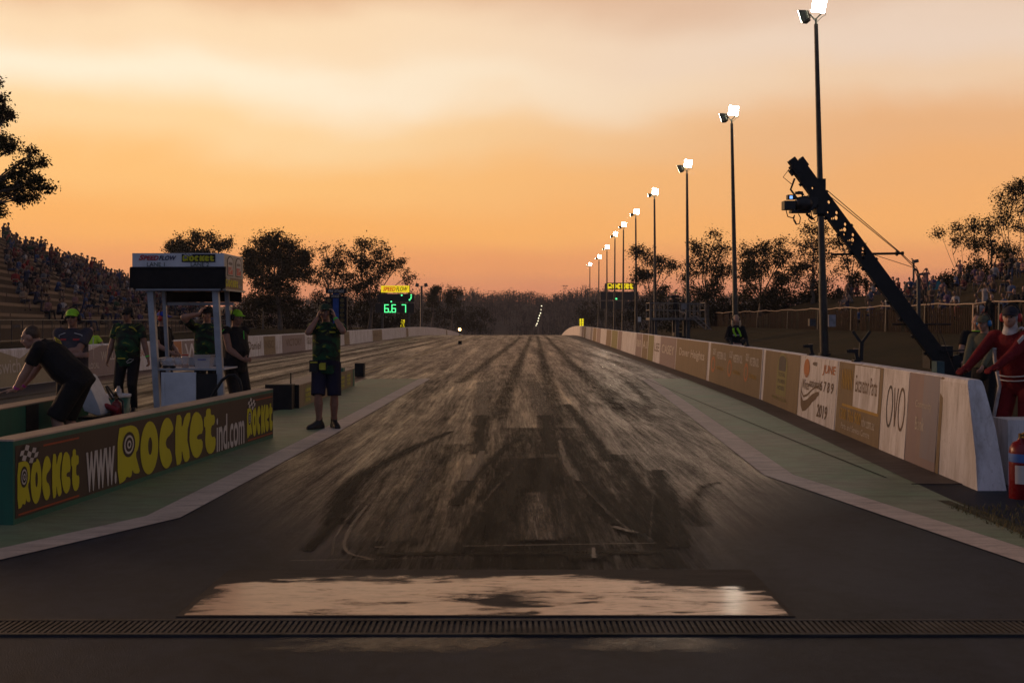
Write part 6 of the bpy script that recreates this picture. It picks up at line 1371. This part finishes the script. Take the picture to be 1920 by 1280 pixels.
# 3 arms crossed
H = human('crew man in lime cap, sunglasses and dark shirt standing with arms crossed', (X(137,14.2),14.2,0), R(6), 1.72,
  dict(hL=(.12,-.20,1.14), hR=(-.13,-.22,1.18), eL=(-1,-.1,-.6), eR=(1,-.1,-.6), hdL=(1,.05,.1), hdR=(-1,.1,.15), pnL=(0,1,0), pnR=(0,1,0), look=(.02,-1,.0)),
  dict(shirt=M_CGREY, trousers=M_CBLACK, cap=M_LIME, muffs=(M_BLACK, M_BLACK), glasses=True, bands=[(1, M_LIMEB)]), 1.10, .011, .04, M_SKINT)
for s in (-1,1): patch(H, 'white_piping', [chest_pt(H, s*.06, .12), chest_pt(H, s*.15, .09), chest_pt(H, s*.155, -.02)], M_CWHT, .006); emblem(H, 'chest_badge', s*.085, .03, .08, .026, [M_REDM, M_CWHT], None)
# 4 hi-vis
H = human('crew member in yellow hi-vis vest looking over the far left wall', (X(172,31),31,-.28), R(0), 1.66, dict(hR=(.42,-.2,1.05), eR=(.6,.2,-.6), hL=(-.2,-.3,1.0)), dict(shirt=M_HIVIS, trousers=M_CBLACK, muffs=(M_BLACK, M_BLACK), shirt_name='hi_vis_vest'), 1.0, .018)
for s in (-1,1): patch(H, 'vest_stripe', [chest_pt(H, s*.10, .12), chest_pt(H, s*.09, -.1), chest_pt(H, s*.09, -.3)], M_SWHITE, .014)
# 5 green marshal left of the kiosk
H = human('marshal in green and yellow shirt and dark trousers standing left of the kiosk, arms down', (X(240,18),18,0), R(-4), 1.78, dict(hL=(-.33,-.06,.88), hR=(.36,-.02,.90), look=(-.1,-1,0), curlL=.9, curlR=.9), dict(shirt=M_JER, trousers=M_CBLACK, cap=M_CBLACK, muffs=(M_BLACK, M_BLACK), glasses=True, bands=[(1, M_LIMEB)], hem=-.16), 1.12, .011, .05, M_SKINT)
for s in (-1,1): patch(H, 'shoulder_trim', [chest_pt(H, s*.08, .13), chest_pt(H, s*.15, .10), chest_pt(H, s*.185, .05)], M_CYEL)
patch(H, 'waist_trim', [chest_pt(H, x, -.40, .05) for x in (-.10,-.05,0,.03)], M_CYEL, .013); patch(H, 'swirl_print', [chest_pt(H, x, z, .05) for x, z in ((.05,-.46),(.10,-.41),(.16,-.42),(.12,-.46),(.06,-.48))], M_CWHT, .005)
# 6 blue cap
H = human('crew man in blue cap and red earmuffs standing behind the kiosk, facing right', (X(303,18.3),18.3,0), R(72), 1.72, dict(hL=(-.16,-.30,1.06), hR=(.18,-.22,1.02), look=(.1,-1,-.02)), dict(shirt=M_CBLACK, trousers=M_CBLACK, cap=M_BLUEC, muffs=(M_REDM, M_BLACK), brim=.11), 1.02, .012, .03)
patch(H, 'white_piping', [H['sh'][1]+V((.0,-.05,.05)), H['sh'][1]+V((.04,-.07,-.08)), H['sh'][1]+V((.03,-.07,-.28))], M_CWHT, .008)
b = MB(); b.bar(W(324,640,18.1), W(311,672,18.1), .03); tag(b.build('dark_rod', M_BLACK, None, W(318,656,18.1)), 'thin dark rod held by the man in the blue cap', 'rod')
# 7 hand to cap
H = human('marshal in green shirt behind the kiosk raising one hand to his dark cap', (X(388,17.2),17.2,0), R(18), 1.79, dict(hL=(-.12,-.12,1.66), eL=(-1,-.2,-.2), hdL=(.45,.15,.8), pnL=(.7,.4,0), hR=(.25,-.20,1.0), look=(-.35,-1,-.1)), dict(shirt=M_JER, trousers=M_CBLACK, cap=M_CBLACK, muffs=(M_BLACK, M_BLACK)), 1.08, .012, .03)
patch(H, 'shoulder_trim', [chest_pt(H, .10, .12), chest_pt(H, .15, .09), chest_pt(H, .18, .05)], M_CYEL)
# 8 lime cap right of the kiosk
H = human('crew man in lime cap and black vest standing right of the kiosk, facing the track', (X(441,16),16,0), R(58), 1.73, dict(hL=(-.10,-.26,1.02), hR=(.20,.05,1.02), eR=(.8,.7,-.2), hdL=(.7,-.5,-.1), look=(.12,-1,-.08)), dict(shirt=M_CDK, sleeve='none', trousers=M_CDK, cap=M_LIME, muffs=(M_BLACK, M_BLACK), hem=-.14), 1.12, .011, .05, M_SKINT)
patch(H, 'lime_lanyard', [chest_pt(H, .02, .12), chest_pt(H, .03, .0), chest_pt(H, .05, -.12), chest_pt(H, .03, -.26, .05)], M_LIMEB, .007); patch(H, 'lime_piping', [H['sh'][-1]+V((-.07,-.05,.03)), H['sh'][-1]+V((-.09,-.0,-.02)), H['sh'][-1]+V((-.075,.05,.02))], M_LIMEB, .007)
# 9 woman behind the right wall
H = human('woman with long fair hair and lime and black top standing behind the right wall', (X(1380,26.2),26.2,0), R(-6), 1.70, dict(hL=(-.13,-.20,1.02), hR=(.13,-.20,1.02), eL=(-.8,.5,-.3), eR=(.8,.5,-.3), hdL=(.8,-.3,0), hdR=(-.8,-.3,0), look=(0,-1,-.02)), dict(shirt=M_CBLACK, sleeve='long', trousers=M_CBLACK, hair=M_HBL, long_hair=True, muffs=(M_BLACK, M_BLACK)), .94, .015)
for s in (-1,1): patch(H, 'lime_panel', [chest_pt(H, s*.05-.03, .11), chest_pt(H, s*.07, .02), chest_pt(H, s*.06+.05, -.10)], M_LIME, .028)
emblem(H, 'chest_print', .0, -.07, .20, .05, [M_CBLACK, M_CWHT], 'RACEWAY')
# 10 red suit leaning on the wall
H = human('crew member in red race suit, white balaclava and dark cap leaning on the wall end', (X(1905,11.6),11.6,0), R(-50), 1.76,
  dict(pel=(0,.06,.93), ch=(0,-.08,1.30), hd=(.02,-.17,1.615), look=(.25,-1,-.04), hL=(-.30,-.52,1.06), hR=(.02,-.55,1.06), eL=(-.6,.2,-.8), eR=(.8,.2,-.6), hdL=(-.1,-1,-.15), hdR=(-.3,-1,-.15), pnL=(0,0,-1), pnR=(0,0,-1), fL=(-.12,.12,.07), fR=(.12,.12,.07)),
  dict(shirt=M_CRED, sleeve='long', trousers=M_CRED, shirt_name='race_suit_top', hood=M_CWHT, cap=pm('dark_cap',(.02,.018,.028),.8), muffs=(M_REDM, M_BLACK), gloves=M_CRED, hem=-.12), 1.06, .0105, .0)
for s in (-.012,.02): patch(H, 'waist_stripe', [chest_pt(H, x, -.32+s*1.6, .045) for x in (-.19,-.12,-.04,.04,.12,.19)], M_CWHT, .008)
patch(H, 'side_stripe', [chest_pt(H, -.14, .02, .03), chest_pt(H, -.17, -.12, .035), chest_pt(H, -.16, -.26, .04), chest_pt(H, -.15, -.42, .05), H['legs'][-1][0]+V((-.085,-.05,0)), H['legs'][-1][1]+V((-.06,-.03,.1))], M_CWHT, .022)
for q in (0,.045): patch(H, 'shoulder_stripe', [H['sh'][1]+V((-.08+q,-.05,.085)), H['sh'][1]+V((-.07+q,.0,.10)), H['sh'][1]+V((-.06+q,.05,.085))], M_CWHT, .013)
b = MB(); e = H['arms'][1][0]; m_ = H['sh'][1]+(e-H['sh'][1])*.42; b.obox(H['T'](m_+V((.02,-.055,.045))), (.10,.012,.05), H['D']((e-H['sh'][1]).normalized()), H['D']((0,-.3,1))); b.build('sleeve_patch', [M_SWHITE], H['t'])
# 11, 12 jib operators
human('man in khaki shirt and camouflage cap operating the jib crane behind the red suited man', (X(1846,14.6),14.6,0), R(-48), 1.64, dict(hL=(-.12,-.40,1.0), hR=(.14,-.40,1.0), look=(-.1,-1,-.1)), dict(shirt=M_KHAKI, sleeve='long', trousers=M_CBLACK, cap=M_KHAKI, muffs=(pm('blue_muff',(.02,.18,.42),.5), M_BLACK)), 1.0, .012)
human('man in black and green shirt standing behind the khaki jib operator', (X(1832,16.4),16.4,0), R(-20), 1.66, dict(hL=(-.24,-.25,.98), look=(-.3,-1,-.1)), dict(shirt=M_CBLACK, trousers=M_CBLACK, hair=M_HBR, collar=M_LIME), 1.05, .014)
# 13 platform camera operator, 14 person at the fence
H = human('camera operator with lime headset crouching on the raised platform', (X(1266,70.9),70.9,EYE+5/F*70), R(-20), 1.75, dict(hL=(-.2,-.35,1.25), hR=(.2,-.35,1.3)), dict(shirt=M_CBLACK, trousers=M_CBLACK, muffs=(M_LIME, M_BLACK), bands=[(1, M_CYEL)]), 1.05, .03)
human('person in black standing at the crowd fence above the red suited man', (X(1866,44),44.3,gz(X(1866,44),44)-.05), R(-30), 1.70, dict(hR=(.12,-.22,1.38), eR=(1,-.1,-.8), hdR=(-.5,-.2,.8)), dict(shirt=M_CBLACK, sleeve='long', trousers=M_CBLACK), 1.0, .022)
for px, lab in ((1886,'spectator in dark clothes with a lime wristband leaning on the fence at the right edge'),(1905,'spectator in black with a green glowing band at the far right of the fence')):
    human(lab, (X(px,43.6)+1.2,45.4,gz(X(px,43.6)+1.2,45.4)), R(-60), 1.68, dict(hL=(-.12,-.3,1.2), hR=(.12,-.3,1.2)), dict(shirt=M_CBLACK, sleeve='long', trousers=M_CBLACK, bands=[(-1, M_LIMEB)]), 1.0, .03)
# ================================================================ smoky evening air
m = bpy.data.materials.new('evening_haze'); nt = nodes(m)
pv = N(nt, 'ShaderNodeVolumePrincipled', {'Color': (.62,.66,.86,1), 'Density': .00026, 'Anisotropy': .45})
N(nt, 'ShaderNodeOutputMaterial', {1: pv.outputs[0]})
b = MB(); b.box((-720,-80,-11),(720,1010,40)); o = b.build('haze', m); o['kind'] = 'stuff'
